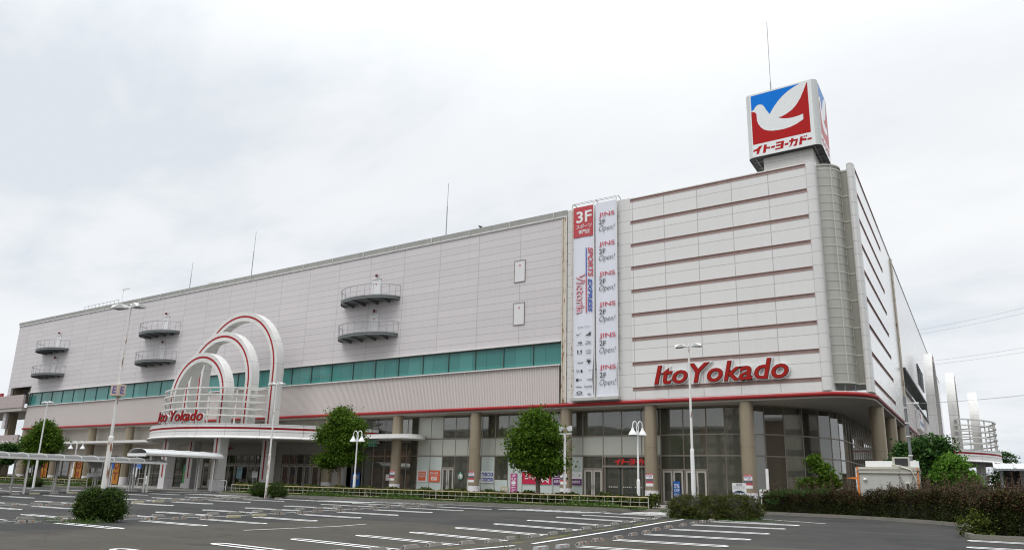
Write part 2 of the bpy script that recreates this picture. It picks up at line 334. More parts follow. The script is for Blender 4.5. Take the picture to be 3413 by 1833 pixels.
# ------------------------------------------------------------------ mesh helpers
def wloc(o):
    v = Vector((0, 0, 0))
    while o is not None: v = v+o.location; o = o.parent
    return v
def link(name, me, m, parent=None, loc=None):
    o = bpy.data.objects.new(name, me); COL.objects.link(o)
    if m is not None:
        me.materials.clear()
        for x in (m if isinstance(m, (list, tuple)) else [m]): me.materials.append(x)
    if parent is not None: o.parent = parent
    if loc is not None: o.location = loc
    return o
def tag(o, label=None, cat=None, group=None, kind=None):
    if label: o['label'] = label
    if cat: o['category'] = cat
    if group: o['group'] = group
    if kind: o['kind'] = kind
    return o
def thing(name, label, cat, loc=(0, 0, 0), group=None):
    o = bpy.data.objects.new(name, None); COL.objects.link(o); o.location = loc; o.empty_display_size = .3
    return tag(o, label, cat, group)
class MB:
    """collects shapes in world coordinates; build() makes one mesh object"""
    def __init__(s): s.v = []; s.f = []; s.mi = []; s.cur = 0
    def add(s, V, F):
        b = len(s.v); s.v += [tuple(p) for p in V]; s.f += [tuple(b+i for i in f) for f in F]; s.mi += [s.cur]*len(F); return s
    def box(s, x0, x1, y0, y1, z0, z1):
        V = [(x, y, z) for z in (z0, z1) for y in (y0, y1) for x in (x0, x1)]
        return s.add(V, [(0, 2, 3, 1), (4, 5, 7, 6), (0, 1, 5, 4), (2, 6, 7, 3), (0, 4, 6, 2), (1, 3, 7, 5)])
    def quad(s, a, b, c, d): return s.add([a, b, c, d], [(0, 1, 2, 3)])
    def poly(s, P): return s.add(P, [tuple(range(len(P)))])
    def prism(s, P, z0, z1):                       # plan polygon extruded upwards
        n = len(P); V = [(x, y, z0) for x, y in P]+[(x, y, z1) for x, y in P]
        return s.add(V, [tuple(range(n))[::-1], tuple(range(n, 2*n))]+[(i, (i+1) % n, n+(i+1) % n, n+i) for i in range(n)])
    def tube(s, path, r, n=8, cap=True):
        P = [Vector(p) for p in path]; R = r if isinstance(r, (list, tuple)) else [r]*len(P); V = []
        up = None
        for i, p in enumerate(P):
            t = (P[min(i+1, len(P)-1)]-P[max(i-1, 0)]).normalized()
            if up is None: up = Vector((0, 0, 1)) if abs(t.z) < .9 else Vector((1, 0, 0))
            a = t.cross(up)
            if a.length < 1e-4: a = t.cross(Vector((0, 1, 0)))
            a.normalize(); b = a.cross(t).normalized(); up = b
            for k in range(n):
                q = 2*PI*k/n; V.append(p+a*math.cos(q)*R[i]+b*math.sin(q)*R[i])
        F = [(i*n+k, i*n+(k+1) % n, (i+1)*n+(k+1) % n, (i+1)*n+k) for i in range(len(P)-1) for k in range(n)]
        if cap: F += [tuple(range(n))[::-1], tuple((len(P)-1)*n+k for k in range(n))]
        return s.add(V, F)
    def lathe(s, c, prof, n=16, a0=0, a1=2*PI):
        full = abs(a1-a0-2*PI) < 1e-6; m = n if full else n+1; V = []
        for r, z in prof:
            for k in range(m):
                q = a0+(a1-a0)*k/n; V.append((c[0]+r*math.cos(q), c[1]+r*math.sin(q), c[2]+z))
        F = [(i*m+k, i*m+(k+1) % m, (i+1)*m+(k+1) % m, (i+1)*m+k) for i in range(len(prof)-1) for k in range(n)]
        return s.add(V, F)
    def ell(s, c, r, nu=10, nv=7):
        V = []; F = []
        for i in range(nv+1):
            a = PI*i/nv
            for k in range(nu):
                q = 2*PI*k/nu; V.append((c[0]+r[0]*math.sin(a)*math.cos(q), c[1]+r[1]*math.sin(a)*math.sin(q), c[2]+r[2]*math.cos(a)))
        for i in range(nv):
            for k in range(nu): F.append((i*nu+k, i*nu+(k+1) % nu, (i+1)*nu+(k+1) % nu, (i+1)*nu+k))
        return s.add(V, F)
    def build(s, name, m, parent=None, smooth=False, bevel=0, recalc=True, tri=False):
        o0 = wloc(parent) if parent is not None else Vector((0, 0, 0))
        me = bpy.data.meshes.new(name)
        me.from_pydata([(p[0]-o0.x, p[1]-o0.y, p[2]-o0.z) for p in s.v], [], s.f)
        if any(s.mi): me.polygons.foreach_set('material_index', s.mi)
        if recalc or tri or bevel:
            bm = bmesh.new(); bm.from_mesh(me)
            if recalc: bmesh.ops.recalc_face_normals(bm, faces=bm.faces)
            if bevel: bmesh.ops.bevel(bm, geom=list(bm.edges), offset=bevel, segments=2, affect='EDGES', profile=.5)
            if tri: bmesh.ops.triangulate(bm, faces=[f for f in bm.faces if len(f.verts) > 4])
            bm.to_mesh(me); bm.free()
        if smooth:
            me.polygons.foreach_set('use_smooth', [True]*len(me.polygons)); me.update()
            try: me.set_sharp_from_angle(angle=math.radians(40))
            except Exception: pass
        me.update()
        return link(name, me, m, parent)
def npmesh(name, V, F):
    me = bpy.data.meshes.new(name); k = F.shape[1]
    me.vertices.add(len(V)); me.vertices.foreach_set('co', V.astype(np.float32).ravel())
    me.loops.add(F.size); me.loops.foreach_set('vertex_index', F.astype(np.int32).ravel())
    me.polygons.add(len(F)); me.polygons.foreach_set('loop_start', np.arange(0, F.size, k, dtype=np.int32))
    me.polygons.foreach_set('loop_total', np.full(len(F), k, dtype=np.int32)); me.update(calc_edges=True); return me
def strip_box(mb, pts, w, h, z0f=None):
    """wall of width w and height h along a plan polyline with z"""
    n = len(pts); L = []; R = []
    for i, p in enumerate(pts):
        a = Vector(pts[max(0, i-1)][:2]); b = Vector(pts[min(n-1, i+1)][:2]); t = (b-a).normalized(); q = Vector((-t.y, t.x))*w/2
        L.append((p[0]+q.x, p[1]+q.y, p[2])); R.append((p[0]-q.x, p[1]-q.y, p[2]))
    for i in range(n-1):
        V = [L[i], R[i], R[i+1], L[i+1]]; V += [(x, y, z+h) for x, y, z in V]
        mb.add(V, [(0, 1, 2, 3), (4, 7, 6, 5), (0, 4, 5, 1), (2, 6, 7, 3), (1, 5, 6, 2), (3, 7, 4, 0)])
    return mb

# ------------------------------------------------------------------ lettering
def text_mesh(s, shear=0., offset=0., extrude=0., spacing=1., res=3):
    c = bpy.data.curves.new('txt', 'FONT'); c.body = s; c.shear = shear; c.offset = offset; c.extrude = extrude; c.space_character = spacing
    c.resolution_u = res; c.fill_mode = 'BOTH' if extrude else 'FRONT'
    o = bpy.data.objects.new('txt', c); COL.objects.link(o)
    dg = bpy.context.evaluated_depsgraph_get(); dg.update()
    me = bpy.data.meshes.new_from_object(o.evaluated_get(dg))
    V = np.array([v.co[:] for v in me.vertices], dtype=float).reshape(-1, 3); F = [tuple(p.vertices) for p in me.polygons]
    bpy.data.objects.remove(o); bpy.data.curves.remove(c); bpy.data.meshes.remove(me)
    return V, F
def letter(name, s, u0, u1, z0, z1, place, m, parent, keep=False, rot=0, **k):
    """lettering fitted to a box; place(u, z, depth) -> world point"""
    V, F = text_mesh(s, **k)
    if len(V) == 0: return None
    if rot: # quarter turn clockwise: reads downwards
        V = np.stack([V[:, 1], -V[:, 0], V[:, 2]], 1)
    a = V[:, :2].min(0); b = V[:, :2].max(0); d = np.maximum(b-a, 1e-6)
    sx, sz = (u1-u0)/d[0], (z1-z0)/d[1]
    if keep: sx = sz = min(sx, sz)
    mb = MB(); mb.add([place(u0+(v[0]-a[0])*sx, z0+(v[1]-a[1])*sz, v[2]) for v in V], F)
    return mb.build(name, m, parent, recalc=False)
def front(y): return lambda u, z, d=0: (u, y-d, z)
def side(x): return lambda u, z, d=0: (x+d, u, z)
def flat(name, P, place, m, parent):               # thin flat shape on a surface
    return MB().poly([place(u, z) for u, z in P]).build(name, m, parent, recalc=False, tri=True)
def rect(u0, u1, z0, z1): return [(u0, z0), (u1, z0), (u1, z1), (u0, z1)]

# ------------------------------------------------------------------ ground
GY = [-100, 9, 19.3, 21.8, 24.3, 26.7, 29.3, 31.7, 34.2, 37, 40, 45, 60]
GZ = [.0, .02, -.01, .05, .11, .18, .25, .28, .31, .33, .36, .40, .40]
def gz(x, y):
    d = np.interp(x, [-17, -12, -10, -6.5, 0, 10], [0, -.085, -.09, -.06, -.05, -.05])*np.interp(y, [6, 14, 19, 28, 33, 36], [0, .7, 1, .75, .2, 0])
    return float(np.interp(y, GY, GZ)+d)
xs = np.unique(np.concatenate([np.linspace(-900, -125, 12), np.arange(-120, 15, 1.0), [-6.5], np.linspace(20, 700, 12)]))
ys = np.unique(np.concatenate([np.linspace(-500, -8, 8), np.arange(-4, 62, 1.0), GY[1:-1], np.linspace(70, 1500, 14)]))
gx, gy = np.meshgrid(xs, ys); gzv = np.vectorize(gz)(gx, gy)
GVx = np.stack([gx.ravel(), gy.ravel(), gzv.ravel()], 1); nx, ny = len(xs), len(ys)
ii, jj = np.meshgrid(np.arange(nx-1), np.arange(ny-1)); q = (jj*nx+ii).ravel()
tag(link('parking_lot', npmesh('parking_lot', GVx, np.stack([q, q+1, q+nx+1, q+nx], 1)), M['asphalt']), kind='structure')

class Paint(MB):
    def band(s, P, w, up=.014):                     # painted band along a polyline
        Q = []
        for (a, b) in zip(P[:-1], P[1:]):
            n = max(1, int(math.dist(a, b)/.5))
            for k in range(n): Q.append((a[0]+(b[0]-a[0])*k/n, a[1]+(b[1]-a[1])*k/n))
        Q.append(P[-1]); n = len(Q); V = []
        for i, p in enumerate(Q):
            t = (Vector(Q[min(i+1, n-1)])-Vector(Q[max(i-1, 0)])).normalized(); o = Vector((-t.y, t.x))*w/2
            for sg in (1, -1): x, y = p[0]+o.x*sg, p[1]+o.y*sg; V.append((x, y, gz(x, y)+up))
        return s.add(V, [(2*i, 2*i+1, 2*i+3, 2*i+2) for i in range(n-1)])
    def bay(s, xa, xb, y, hw=.17, w=.13):           # double line with a rounded end at xa
        sg = 1 if xb > xa else -1
        arc = [(xa+sg*(hw-hw*math.cos(a)), y+hw*math.sin(a)) for a in np.linspace(-PI/2, PI/2, 9)]
        arc = [(xa+sg*hw*(1-math.cos(a))*1.6, y+hw*math.sin(a)) for a in np.linspace(-PI/2, PI/2, 9)]
        return s.band([(xb, y-hw)]+arc+[(xb, y+hw)], w)
pm = Paint(); pw = Paint()
AY = [21.76+2.5*k for k in range(-6, 6)]
for y in AY: pm.bay(-16.25, -12.55, y)
for y in [16.9+2.5*k for k in range(0, 7)]: pm.bay(-6.5, -10.05, y)
pm.band([(-11.45, 14.2), (-11.45, 18.1)], .14); pm.band([(-11.5, 19.2), (-11.5, 32.4)], .14)
BR = [12.7, 15.6, 18.1, 20.55, 23.0, 25.35, 27.8, 30.3, 32.85]
for y in BR: pm.bay(-22.4, -26.0, y+.1)
for y in [11.9, 14.3, 17.3, 19.9, 22.3, 24.75, 27.25, 29.9, 32.4, 34.9]: pm.bay(-32.1, -28.3, y+.1)
pw.band([(-27.35, 9.5), (-27.35, 35.2)], .13)
for y in [16.1, 18.4, 20.9, 23.5, 25.9, 28.4, 30.9, 33.4]: pm.bay(-36.6, -40.2, y+.05)
for y in [14.2, 16.7, 19.0, 21.3, 23.7, 26.1, 28.4, 30.8, 33.2]: pm.bay(-46.3, -42.6, y)
pw.band([(-41.6, 12), (-41.6, 34)], .13)
for y in [15.5, 18, 20.5, 23, 25.5, 28, 30.5, 33]: pm.bay(-50.6, -54.3, y)
pw.band([(-19.8, 15.3), (-19.8, 20.8)], .12)
pm.band([(-8.9, 35.6), (-5.8, 34.0)], .12); pm.band([(-10.2, 33.2), (-6.45, 31.85)], .10)
for y in [28.4, 26.0, 23.5, 21.0, 18.5]: pm.bay(-.55, 3.2, y)
# hatched no-parking areas and the crossing at the side entrance
for (x0, x1, y0, y1, n) in ((-21.6, -16.9, 33.3, 35.1, 9), (-36.3, -32.2, 33.0, 35.0, 9), (-51.5, -46.5, 34.4, 36.0, 9)):
    for k in range(n):
        x = x0+(x1-x0)*k/(n-1); pw.band([(x-.55, y0), (x+.55, y1)], .30)
pw.band([(-40.5, 36.6), (-17.2, 36.4)], .13); pw.band([(-34, 36.2), (-23, 35.95)], .10)
for k in range(7): pw.band([(-15.6+.42*k, 35.0), (-15.6+.42*k, 38.6)], .30)
for k in range(5): pw.band([(-57.9+.5*k-1.2, 36.3), (-57.9+.5*k-1.2, 40.4)], .28)
for k in range(5): pw.band([(-71+2.4*k, 36.6), (-69.2+2.4*k, 36.5)], .35)
for y in (22.5, 25, 27.5, 30, 32.5): pm.bay(-66.5, -62.5, y)
for y in (22.5, 25, 27.5, 30, 32.5): pm.bay(-72, -76, y)
tag(pm.build('bay_marking', M['line'], recalc=False), kind='structure'); tag(pw.build('worn_marking', M['line_worn'], recalc=False), kind='structure')

# pavements
def slab(name, P, z1, m, z0=-.2):
    return tag(MB().prism(P, z0, z1).build(name, m), kind='structure')
slab('pavement', [(-116, 42.4), (-73.5, 42.4), (-73, 40.9), (-56.4, 40.9), (-55.9, 42.4), (-15.4, 42.4), (-14.9, 39.3), (-10.8, 39.3), (-10.4, 42.6), (-10.4, 75), (-116, 75)], .47, M['paver'])
# ------------------------------------------------------------------ the shopping building
B = thing('shopping_centre', 'long grey panelled shopping centre with white corner tower and glazed ground floor', 'building', (-60, 50, .4))
XL, XT, XR = -123.25, -27.0, -5.3
m_ = MB()
m_.box(XL, -122.35, 50, 50.35, 8, 23.6).box(-122.35, -116.0, 50, 50.35, 14.05, 23.6).box(-116.0, -27.52, 50, 50.35, 13.08, 23.6)
m_.box(XL-.02, XL+.3, 50.36, 110, 12, 23.55)
m_.build('upper_wall', M['grey_panel'], B)
MB().prism([(XL+.35, 50.4), (-8.2, 50.4), (-8.2, 53.6), (-5.65, 53.6), (-5.65, 169.9), (XL+.35, 169.9)], 23.2, 23.5).build('roof', M['flash'], B)
m_ = MB()
for y0, y1, z0, z1 in ((49.86, 50.5, 23.70, 24.19),):
    m_.add([(XL-.15, 50.0, z0), (-27.02, 50.0, z0), (-27.02, 49.86, z1), (XL-.15, 49.86, z1), (XL-.15, 50.6, z0), (-27.02, 50.6, z0), (-27.02, 50.6, z1), (XL-.15, 50.6, z1)],
           [(0, 1, 2, 3), (3, 2, 6, 7), (4, 7, 6, 5), (0, 3, 7, 4), (1, 5, 6, 2), (0, 4, 5, 1)])
m_.build('parapet', M['flash'], B)
m_ = MB(); m_.box(XL-.05, -27.02, 49.90, 50.34, 23.605, 23.69)
for k in range(22): x = -28.3-4.415*k; m_.box(x-.02, x+.02, 49.82, 49.9, 23.7, 24.19)
m_.build('roof_trim', M['white_trim'], B)
# ribbon of teal windows
MB().box(-116.35, -27.56, 49.84, 50.3, 12.99, 13.075).box(-116.35, -27.56, 49.82, 50.3, 11.05, 11.14).build('window_ledge', M['white_trim'], B)
fr = MB().box(-116.3, -27.56, 50.06, 50.25, 12.9, 12.99).box(-116.3, -27.56, 50.06, 50.25, 11.14, 11.2)
x = -27.58; k = 0
while x > -116.2:
    x2 = max(x-2.945 if k else x-2.64, -116.28)
    MB().box(x2+.03, x-.03, 50.14, 50.2, 11.2, 12.9).build('window', M['teal'], B)
    fr.box(x2-.03, x2+.03, 50.06, 50.25, 11.2, 12.9); x = x2; k += 1
fr.build('window_frame', M['frame_dark'], B)
# ribbed metal band, real ribs
V = []; xx = -116.3; prof = [(0, 0), (.02, -.045), (.11, -.045), (.13, 0)]; F = []
while xx < -27.7:
    for dx, dy in prof: V += [(xx+dx, 50.06+dy, 7.95), (xx+dx, 50.06+dy, 11.05)]
    xx += .165
n = len(V)//2; F = [(2*i, 2*i+2, 2*i+3, 2*i+1) for i in range(n-1)]
mb = MB(); mb.add(V, F); mb.build('ribbed_wall', M['rib'], B, recalc=False)
# red bumper tube along the front, round the corner and down the side
corner = [(-8.2, 50.0), (-7.5, 50.1), (-6.8, 50.48), (-6.2, 50.98), (-5.75, 51.6), (-5.42, 52.35), (-5.32, 53.2)]
MB().tube([(-116.4, 49.96, 7.84), (-60, 49.96, 7.84), (-27.5, 49.96, 7.84)]+[(x, y-.04, 7.84) for x, y in corner], .135, 10).build('bumper_tube', M['red'], B, smooth=True)
MB().tube([(-5.32, 53.1, 7.84), (-5.32, 90, 7.84), (-5.32, 169, 7.84)], .13, 8).build('bumper_tube', M['red_dull'], B, smooth=True)
foot = [(-116.3, 50.08)]+[(x-.03, y+.06) for x, y in corner]+[(-5.4, 169), (-116.3, 169)]
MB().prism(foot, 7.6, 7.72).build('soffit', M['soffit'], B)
m_ = MB()
for x in (-6, -14, -24): m_.box(x-1, x+.6, 51, 51.08, 7.55, 7.6)
for q in corner[3:5]: pass
MB().prism([(-27, 50.02)]+[(x, y) for x, y in corner]+[(-5.34, 75), (-27, 75)], 7.95, 8.04).build('floor_slab', M['white_trim'], B)
# white corner tower with louvre bands
LZ = [(24.04, 23.77), (22.19, 21.90), (20.28, 20.00), (18.42, 18.13), (16.54, 16.26), (14.66, 14.37), (12.76, 12.47), (10.86, 10.57), (8.95, 8.67)]
tw = MB(); ts = MB(); prev = 24.12
for a, b in LZ+[(8.04, 8.04)]:
    if prev-a > .01: tw.box(-21.37, -8.13, 50, 50.3, a, prev); ts.box(-5.6, XR, 52.52, 66.4, a, prev)
    prev = b
ts.box(-5.6, XR, 66.4, 75.5, 8.04, 23.9)
tw.build('tower_wall', M['tower'], B); ts.build('tower_wall', M['tower_side'], B)
MB().box(-27.0, -21.37, 49.998, 50.3, 8.04, 24.13).build('tower_wall', M['tower_edge'], B)
for a, b in LZ:
    m_ = MB(); m_.cur = 1; m_.box(-21.37, -8.13, 50.16, 50.24, b, a); m_.cur = 0
    m_.box(-21.38, -8.12, 49.975, 50.15, a-.035, a).box(-21.38, -8.12, 49.975, 50.15, b, b+.03).box(-21.38, -21.33, 49.98, 50.15, b, a).box(-8.17, -8.12, 49.98, 50.15, b, a)
    h = a-b
    for k in range(3):
        z = b+.055+k*(h-.09)/3; m_.box(-21.33, -8.17, 50.03+.0, 50.13, z, z+.045)
    m_.build('louvre', [M['louvre'], M['louvre_dark']], B)
    m_ = MB(); m_.cur = 1; m_.box(-5.56, -5.48, 52.55, 66.4, b, a); m_.cur = 0
    m_.box(-5.5, -5.275, 52.52, 66.42, a-.03, a).box(-5.5, -5.275, 52.52, 66.42, b, b+.03).box(-5.5, -5.28, 52.52, 52.57, b, a).box(-5.5, -5.28, 66.37, 66.42, b, a)
    for k in range(3):
        z = b+.055+k*(h-.09)/3; m_.box(-5.47, -5.36, 52.57, 66.37, z, z+.045)
    m_.build('louvre', [M['louvre'], M['louvre_dark']], B)
MB().prism([(-8.11, 49.93), (-7.80, 49.92), (-7.64, 49.98), (-7.55, 50.12), (-7.52, 50.35), (-7.52, 51.6), (-8.11, 51.6)], 8.06, 24.2).build('pilaster', M['tower_edge'], B)
MB().prism([(-5.79, 52.6), (-5.78, 52.0), (-5.72, 51.85), (-5.60, 51.77), (-5.47, 51.82), (-5.37, 51.98), (-5.31, 52.25), (-5.295, 52.55)], 8.06, 24.25).build('pilaster', M['tower_edge'], B)
dr = MB().lathe((-7.65, 52.15, 0), [(0, 8.62), (1.40, 8.62), (1.40, 23.98), (1.46, 23.98), (1.46, 24.1), (0, 24.1)], 40, -PI/2-.2, .1)
dr = dr.build('drum', M['drum'], B, smooth=True)
m_ = MB()
for k in range(25):
    z = 8.66+k*.6295; w = .045 if k % 3 == 0 else .02
    m_.lathe((-7.65, 52.15, 0), [(1.38, z-w), (1.425, z-w), (1.425, z+w), (1.38, z+w)], 30, -PI/2, 0)
for a in (-math.radians(47),):
    c, s_ = math.cos(a), math.sin(a); m_.tube([(-7.65+1.4*c, 52.15+1.4*s_, 8.62), (-7.65+1.4*c, 52.15+1.4*s_, 23.98)], .05, 6)
m_.build('drum_rib', M['drum_rib'], B)
MB().box(-6.28, -5.77, 52.12, 52.3, 8.65, 23.9).build('dark_panel', M['drum_flat'], B)
m_ = MB().box(-6.30, -6.22, 52.06, 52.2, 8.62, 23.95)
for k in range(9): m_.box(-6.22, -5.77, 52.08, 52.2, 8.62+1.893*k, 8.69+1.893*k)
m_.build('panel_frame', M['drum_rib'], B)
for x, y in ((-7.0, 51.6), (-6.45, 52.2)): MB().tube([(x, y, 8.04), (x, y, 8.65)], .06, 8).build('stub_post', M['steel'], B)
# rust-stained gutters between the two facades
m_ = MB().tube([(-27.45, 49.93, 8.0), (-27.45, 49.93, 23.5)], .055, 8); m_.box(-27.4, -27.03, 49.96, 50.3, 8.0, 23.6)
m_.build('drainpipe', M['cream_rust'], B)
MB().tube([(-27.08, 49.92, 8.0), (-27.08, 49.92, 23.6)], .045, 8).build('drainpipe', M['white_trim'], B)
MB().tube([(-5.22, 75.5, 8.0), (-5.22, 75.5, 23.8)], .09, 8).build('drainpipe', M['cream_rust'], B)
# right wing
MB().box(-5.7, XR, 75.5, 170, 13.2, 23.82).build('wing_wall', M['wing_side'], B)
MB().box(-5.7, XR, 75.5, 170, 8.0, 11.1).build('wing_wall', M['plain_side'], B)
MB().box(-5.72, -5.26, 66, 170, 23.83, 24.0).build('roof_trim', M['flash'], B)
for k in range(13):
    y = 76.2+2.95*k; MB().box(-5.55, -5.47, y+.04, y+2.91, 11.2, 13.05).build('window', M['glass_dark'], B)
MB().box(-5.6, -4.95, 76, 114.5, 13.05, 13.25).box(-5.6, -5.1, 76, 114.5, 11.08, 11.2).build('window_ledge', M['frame_dark'], B)
MB().box(-5.7, -5.6, 75.5, 170, 11.1, 13.2).build('window_recess', M['dark'], B)
for y in (100.5, 104.0, 107.5):
    m_ = MB()
    for k in range(8): m_.box(-5.3, -5.2, y, y+2.6, 14.9+.33*k, 15.05+.33*k)
    m_.build('louvre', M['steel_dark'], B)
# escape balconies
def balcony(cx, z):
    bal = MB(); P = [(cx+3.7*math.cos(a), 50-2.1*math.sin(a)) for a in np.linspace(0, PI, 25)]
    bal.prism(P+[], z-.10, z)
    ring = [(x, y, z-.1) for x, y in P]
    for a, b in zip(P[:-1], P[1:]): bal.add([(a[0], a[1], z-.22), (b[0], b[1], z-.22), (b[0], b[1], z+.06), (a[0], a[1], z+.06)], [(0, 1, 2, 3)])
    for u in (-2.4, -.85, .85, 2.4):
        d = 2.1*math.sqrt(1-(u/3.7)**2); bal.add([(cx+u-.05, 50, z-.42), (cx+u+.05, 50, z-.42), (cx+u+.05, 50-d+.1, z-.16), (cx+u-.05, 50-d+.1, z-.16), (cx+u-.05, 50, z-.12), (cx+u+.05, 50, z-.12), (cx+u+.05, 50-d+.1, z-.10), (cx+u-.05, 50-d+.1, z-.10)],
            [(0, 1, 2, 3), (4, 7, 6, 5), (0, 4, 5, 1), (2, 6, 7, 3), (1, 5, 6, 2), (3, 7, 4, 0)])
    o = bal.build('balcony', M['steel_dark'], B)
    r = MB(); r.tube([(x, y, z+1.15) for x, y in P], .028, 6); r.tube([(x, y, z+.12) for x, y in P], .02, 5)
    for i in range(0, 25, 2): r.tube([(P[i][0], P[i][1], z), (P[i][0], P[i][1], z+1.15)], .02, 5)
    r.build('railing', M['steel'], o)
    cx += .5
    d = MB().box(cx-.58, cx+.58, 49.95, 50.1, z+.1, z+2.2).box(cx-.65, cx+.65, 49.9, 50.05, z+2.2, z+2.27).build('escape_door', M['door_white'], B)
    MB().poly([(cx-.13, 49.94, z+1.8), (cx+.13, 49.94, z+1.8), (cx, 49.94, z+1.55)]).build('red_triangle', M['tri_red'], d, recalc=False)
    a = MB().ell((cx+.1, 49.8, z+2.55), (.14, .14, .17)).build('alarm_lamp', mat('dark_red_lamp', (.16, .03, .03), .3), d, smooth=True)
for cx in (-48.9, -84.35, -110.72):
    balcony(cx, 18.85); balcony(cx, 15.25)
for z0, z1 in ((18.58, 20.45), (14.81, 16.68)):
    d = MB().box(-32.17, -31.13, 49.96, 50.1, z0, z1).build('hatch_door', M['door_white'], B)
    m_ = MB().box(-32.21, -32.17, 49.93, 50.1, z0-.04, z1+.04).box(-31.13, -31.09, 49.93, 50.1, z0-.04, z1+.04).box(-32.17, -31.13, 49.93, 50.1, z1, z1+.04).box(-32.17, -31.13, 49.93, 50.1, z0-.04, z0)
    m_.build('hatch_frame', M['frame'], d)
    MB().poly([(-31.75, 49.95, z1-.35), (-31.53, 49.95, z1-.35), (-31.64, 49.95, z1-.56)]).build('red_triangle', M['tri_red'], d, recalc=False)
for x, y, z0, z1 in ((-40.6, 50.8, 24, 29.9), (-69.2, 50.8, 24, 30.0), (-81.1, 50.8, 24, 28.0), (-11.3, 56, 26, 40.2)):
    m_ = MB().tube([(x, y, z0), (x, y, z0+(z1-z0)*.6)], .05, 6); m_.tube([(x, y, z0+(z1-z0)*.6), (x+.03, y, z1)], .025, 6); m_.build('lightning_rod', M['steel'], B)
m_ = MB()
for k in range(10): m_.tube([(-108.6+k, 52, 24.1), (-108.6+k, 52, 25.6)], .025, 5)
m_.tube([(-108.6, 52, 25.6), (-99.4, 52, 25.6)], .03, 5); m_.tube([(-108.6, 52, 25.0), (-99.4, 52, 25.0)], .02, 5); m_.build('roof_railing', M['steel'], B)
m_ = MB().tube([(-98.7, 52, 24), (-98.7, 52, 27)], .05, 6).box(-98.8, -97.3, 51.85, 52.15, 26.9, 27.05); m_.build('roof_lamp', M['white'], B)
m_ = MB().tube([(-77.2, 51, 24), (-77.2, 51, 24.8)], .05, 6).box(-77.5, -76.4, 50.8, 51.1, 24.7, 24.9); m_.build('roof_lamp', M['white'], B)

# columns
def column(x, y, zt=7.62, r=.48):
    c = MB().lathe((x, y, 0), [(r, .47), (r, zt)], 28).build('column', M['column'], B, smooth=True)
    MB().lathe((x, y, 0), [(r+.012, .46), (r+.012, 1.44), (r, 1.45)], 28).build('base_collar', M['column_base'], c, smooth=True)
    MB().lathe((x, y, 0), [(r+.004, 4.475), (r+.008, 4.49), (r+.004, 4.505)], 28).build('joint_ring', M['frame'], c)
CX = [-13.26, -20.3, -27.38]+[-36.2-8.87*k for k in range(0, 10)]
for x in CX: column(x, 50.62)
for y in (57.0, 65.85, 74.7, 83.3, 92.0): column(-5.82, y)

# ground floor glazing: front plane Y=52 then a curve into the right side at X=-8.7
curve = [(-15.2, 52.0), (-13.9, 52.35), (-12.7, 53.1), (-11.6, 54.2), (-10.6, 55.5), (-9.75, 56.9), (-9.15, 58.2), (-8.8, 59.6), (-8.66, 61.0)]+[(-8.66, 62.3+1.4*k) for k in range(14)]
frontX = [-51.83, -50.51, -49.2, -47.73, -46.4, -45.0, -43.66, -42.16, -40.76, -39.33, -37.93, -36.44, -35.05, -33.69, -32.25, -30.75, -29.3, -27.95, -26.6, -24.81, -23.22, -21.59, -20.06, -18.29, -16.55]
path = [(x, 52.0) for x in frontX]+curve
ROWS = [(.5, 4.0), (4.0, 5.52), (5.52, 7.58)]
sf = MB()
def between(a, b, z0, z1, th=.04, inset=.04, off=0.):
    a = Vector(a); b = Vector(b); t = (b-a).normalized(); nrm = Vector((t.y, -t.x)); a2 = a+t*inset+nrm*off; b2 = b-t*inset+nrm*off; q = nrm*th/2
    P = [a2+q, b2+q, b2-q, a2-q]
    return MB().prism([(p.x, p.y) for p in P], z0, z1)
def framebar(a, b, z0, z1, th=.14): 
    m = between(a, b, z0, z1, th, 0); sf.add(m.v, m.f)
PALE_LOW = {(-43.66), (-42.16), (-33.69), (-32.25), (-30.75), (-29.3), (-27.95), (-36.44)}
DOORS = {-40.76: 'single', -26.6: 'double', -20.06: 'double', -18.29: 'double'}
for i in range(len(path)-1):
    a, b = path[i], path[i+1]; x0 = a[0] if i < len(frontX) else None
    sf.tube([(a[0], a[1], .47), (a[0], a[1], 7.6)], .06, 4)
    for z in (4.0, 5.52): framebar(a, b, z-.045, z+.045)
    framebar(a, b, 7.5, 7.6); framebar(a, b, .46, .56)
    for r, (z0, z1) in enumerate(ROWS):
        kind = 'glass'
        if x0 is not None and -52 < x0 < -43.9: kind = 'glass'
        elif x0 is not None and r == 1 and x0 < -20.5: kind = 'blind'
        elif x0 is not None and r == 2 and x0 in (-43.66, -42.16): kind = 'blind'
        elif x0 is not None and r == 0 and x0 in PALE_LOW: kind = 'film'
        elif x0 is not None and r == 0 and x0 in (-39.33,): kind = 'glass_dark'
        if r == 0 and x0 in (-24.81, -23.22, -21.59): continue
        if r == 0 and x0 in DOORS:
            between(a, b, 3.05, z1-.05).build('window', M['glass_dark'], B); framebar(a, b, 2.92, 3.05)
            continue
        if r == 0 and x0 in (-37.93, -35.05):
            between(a, b, .56, 2.0).build('window', M['film'], B); between(a, b, 2.0, z1-.05).build('window', M['glass'], B); continue
        between(a, b, z0+.05, z1-.05).build('window', M[kind], B)
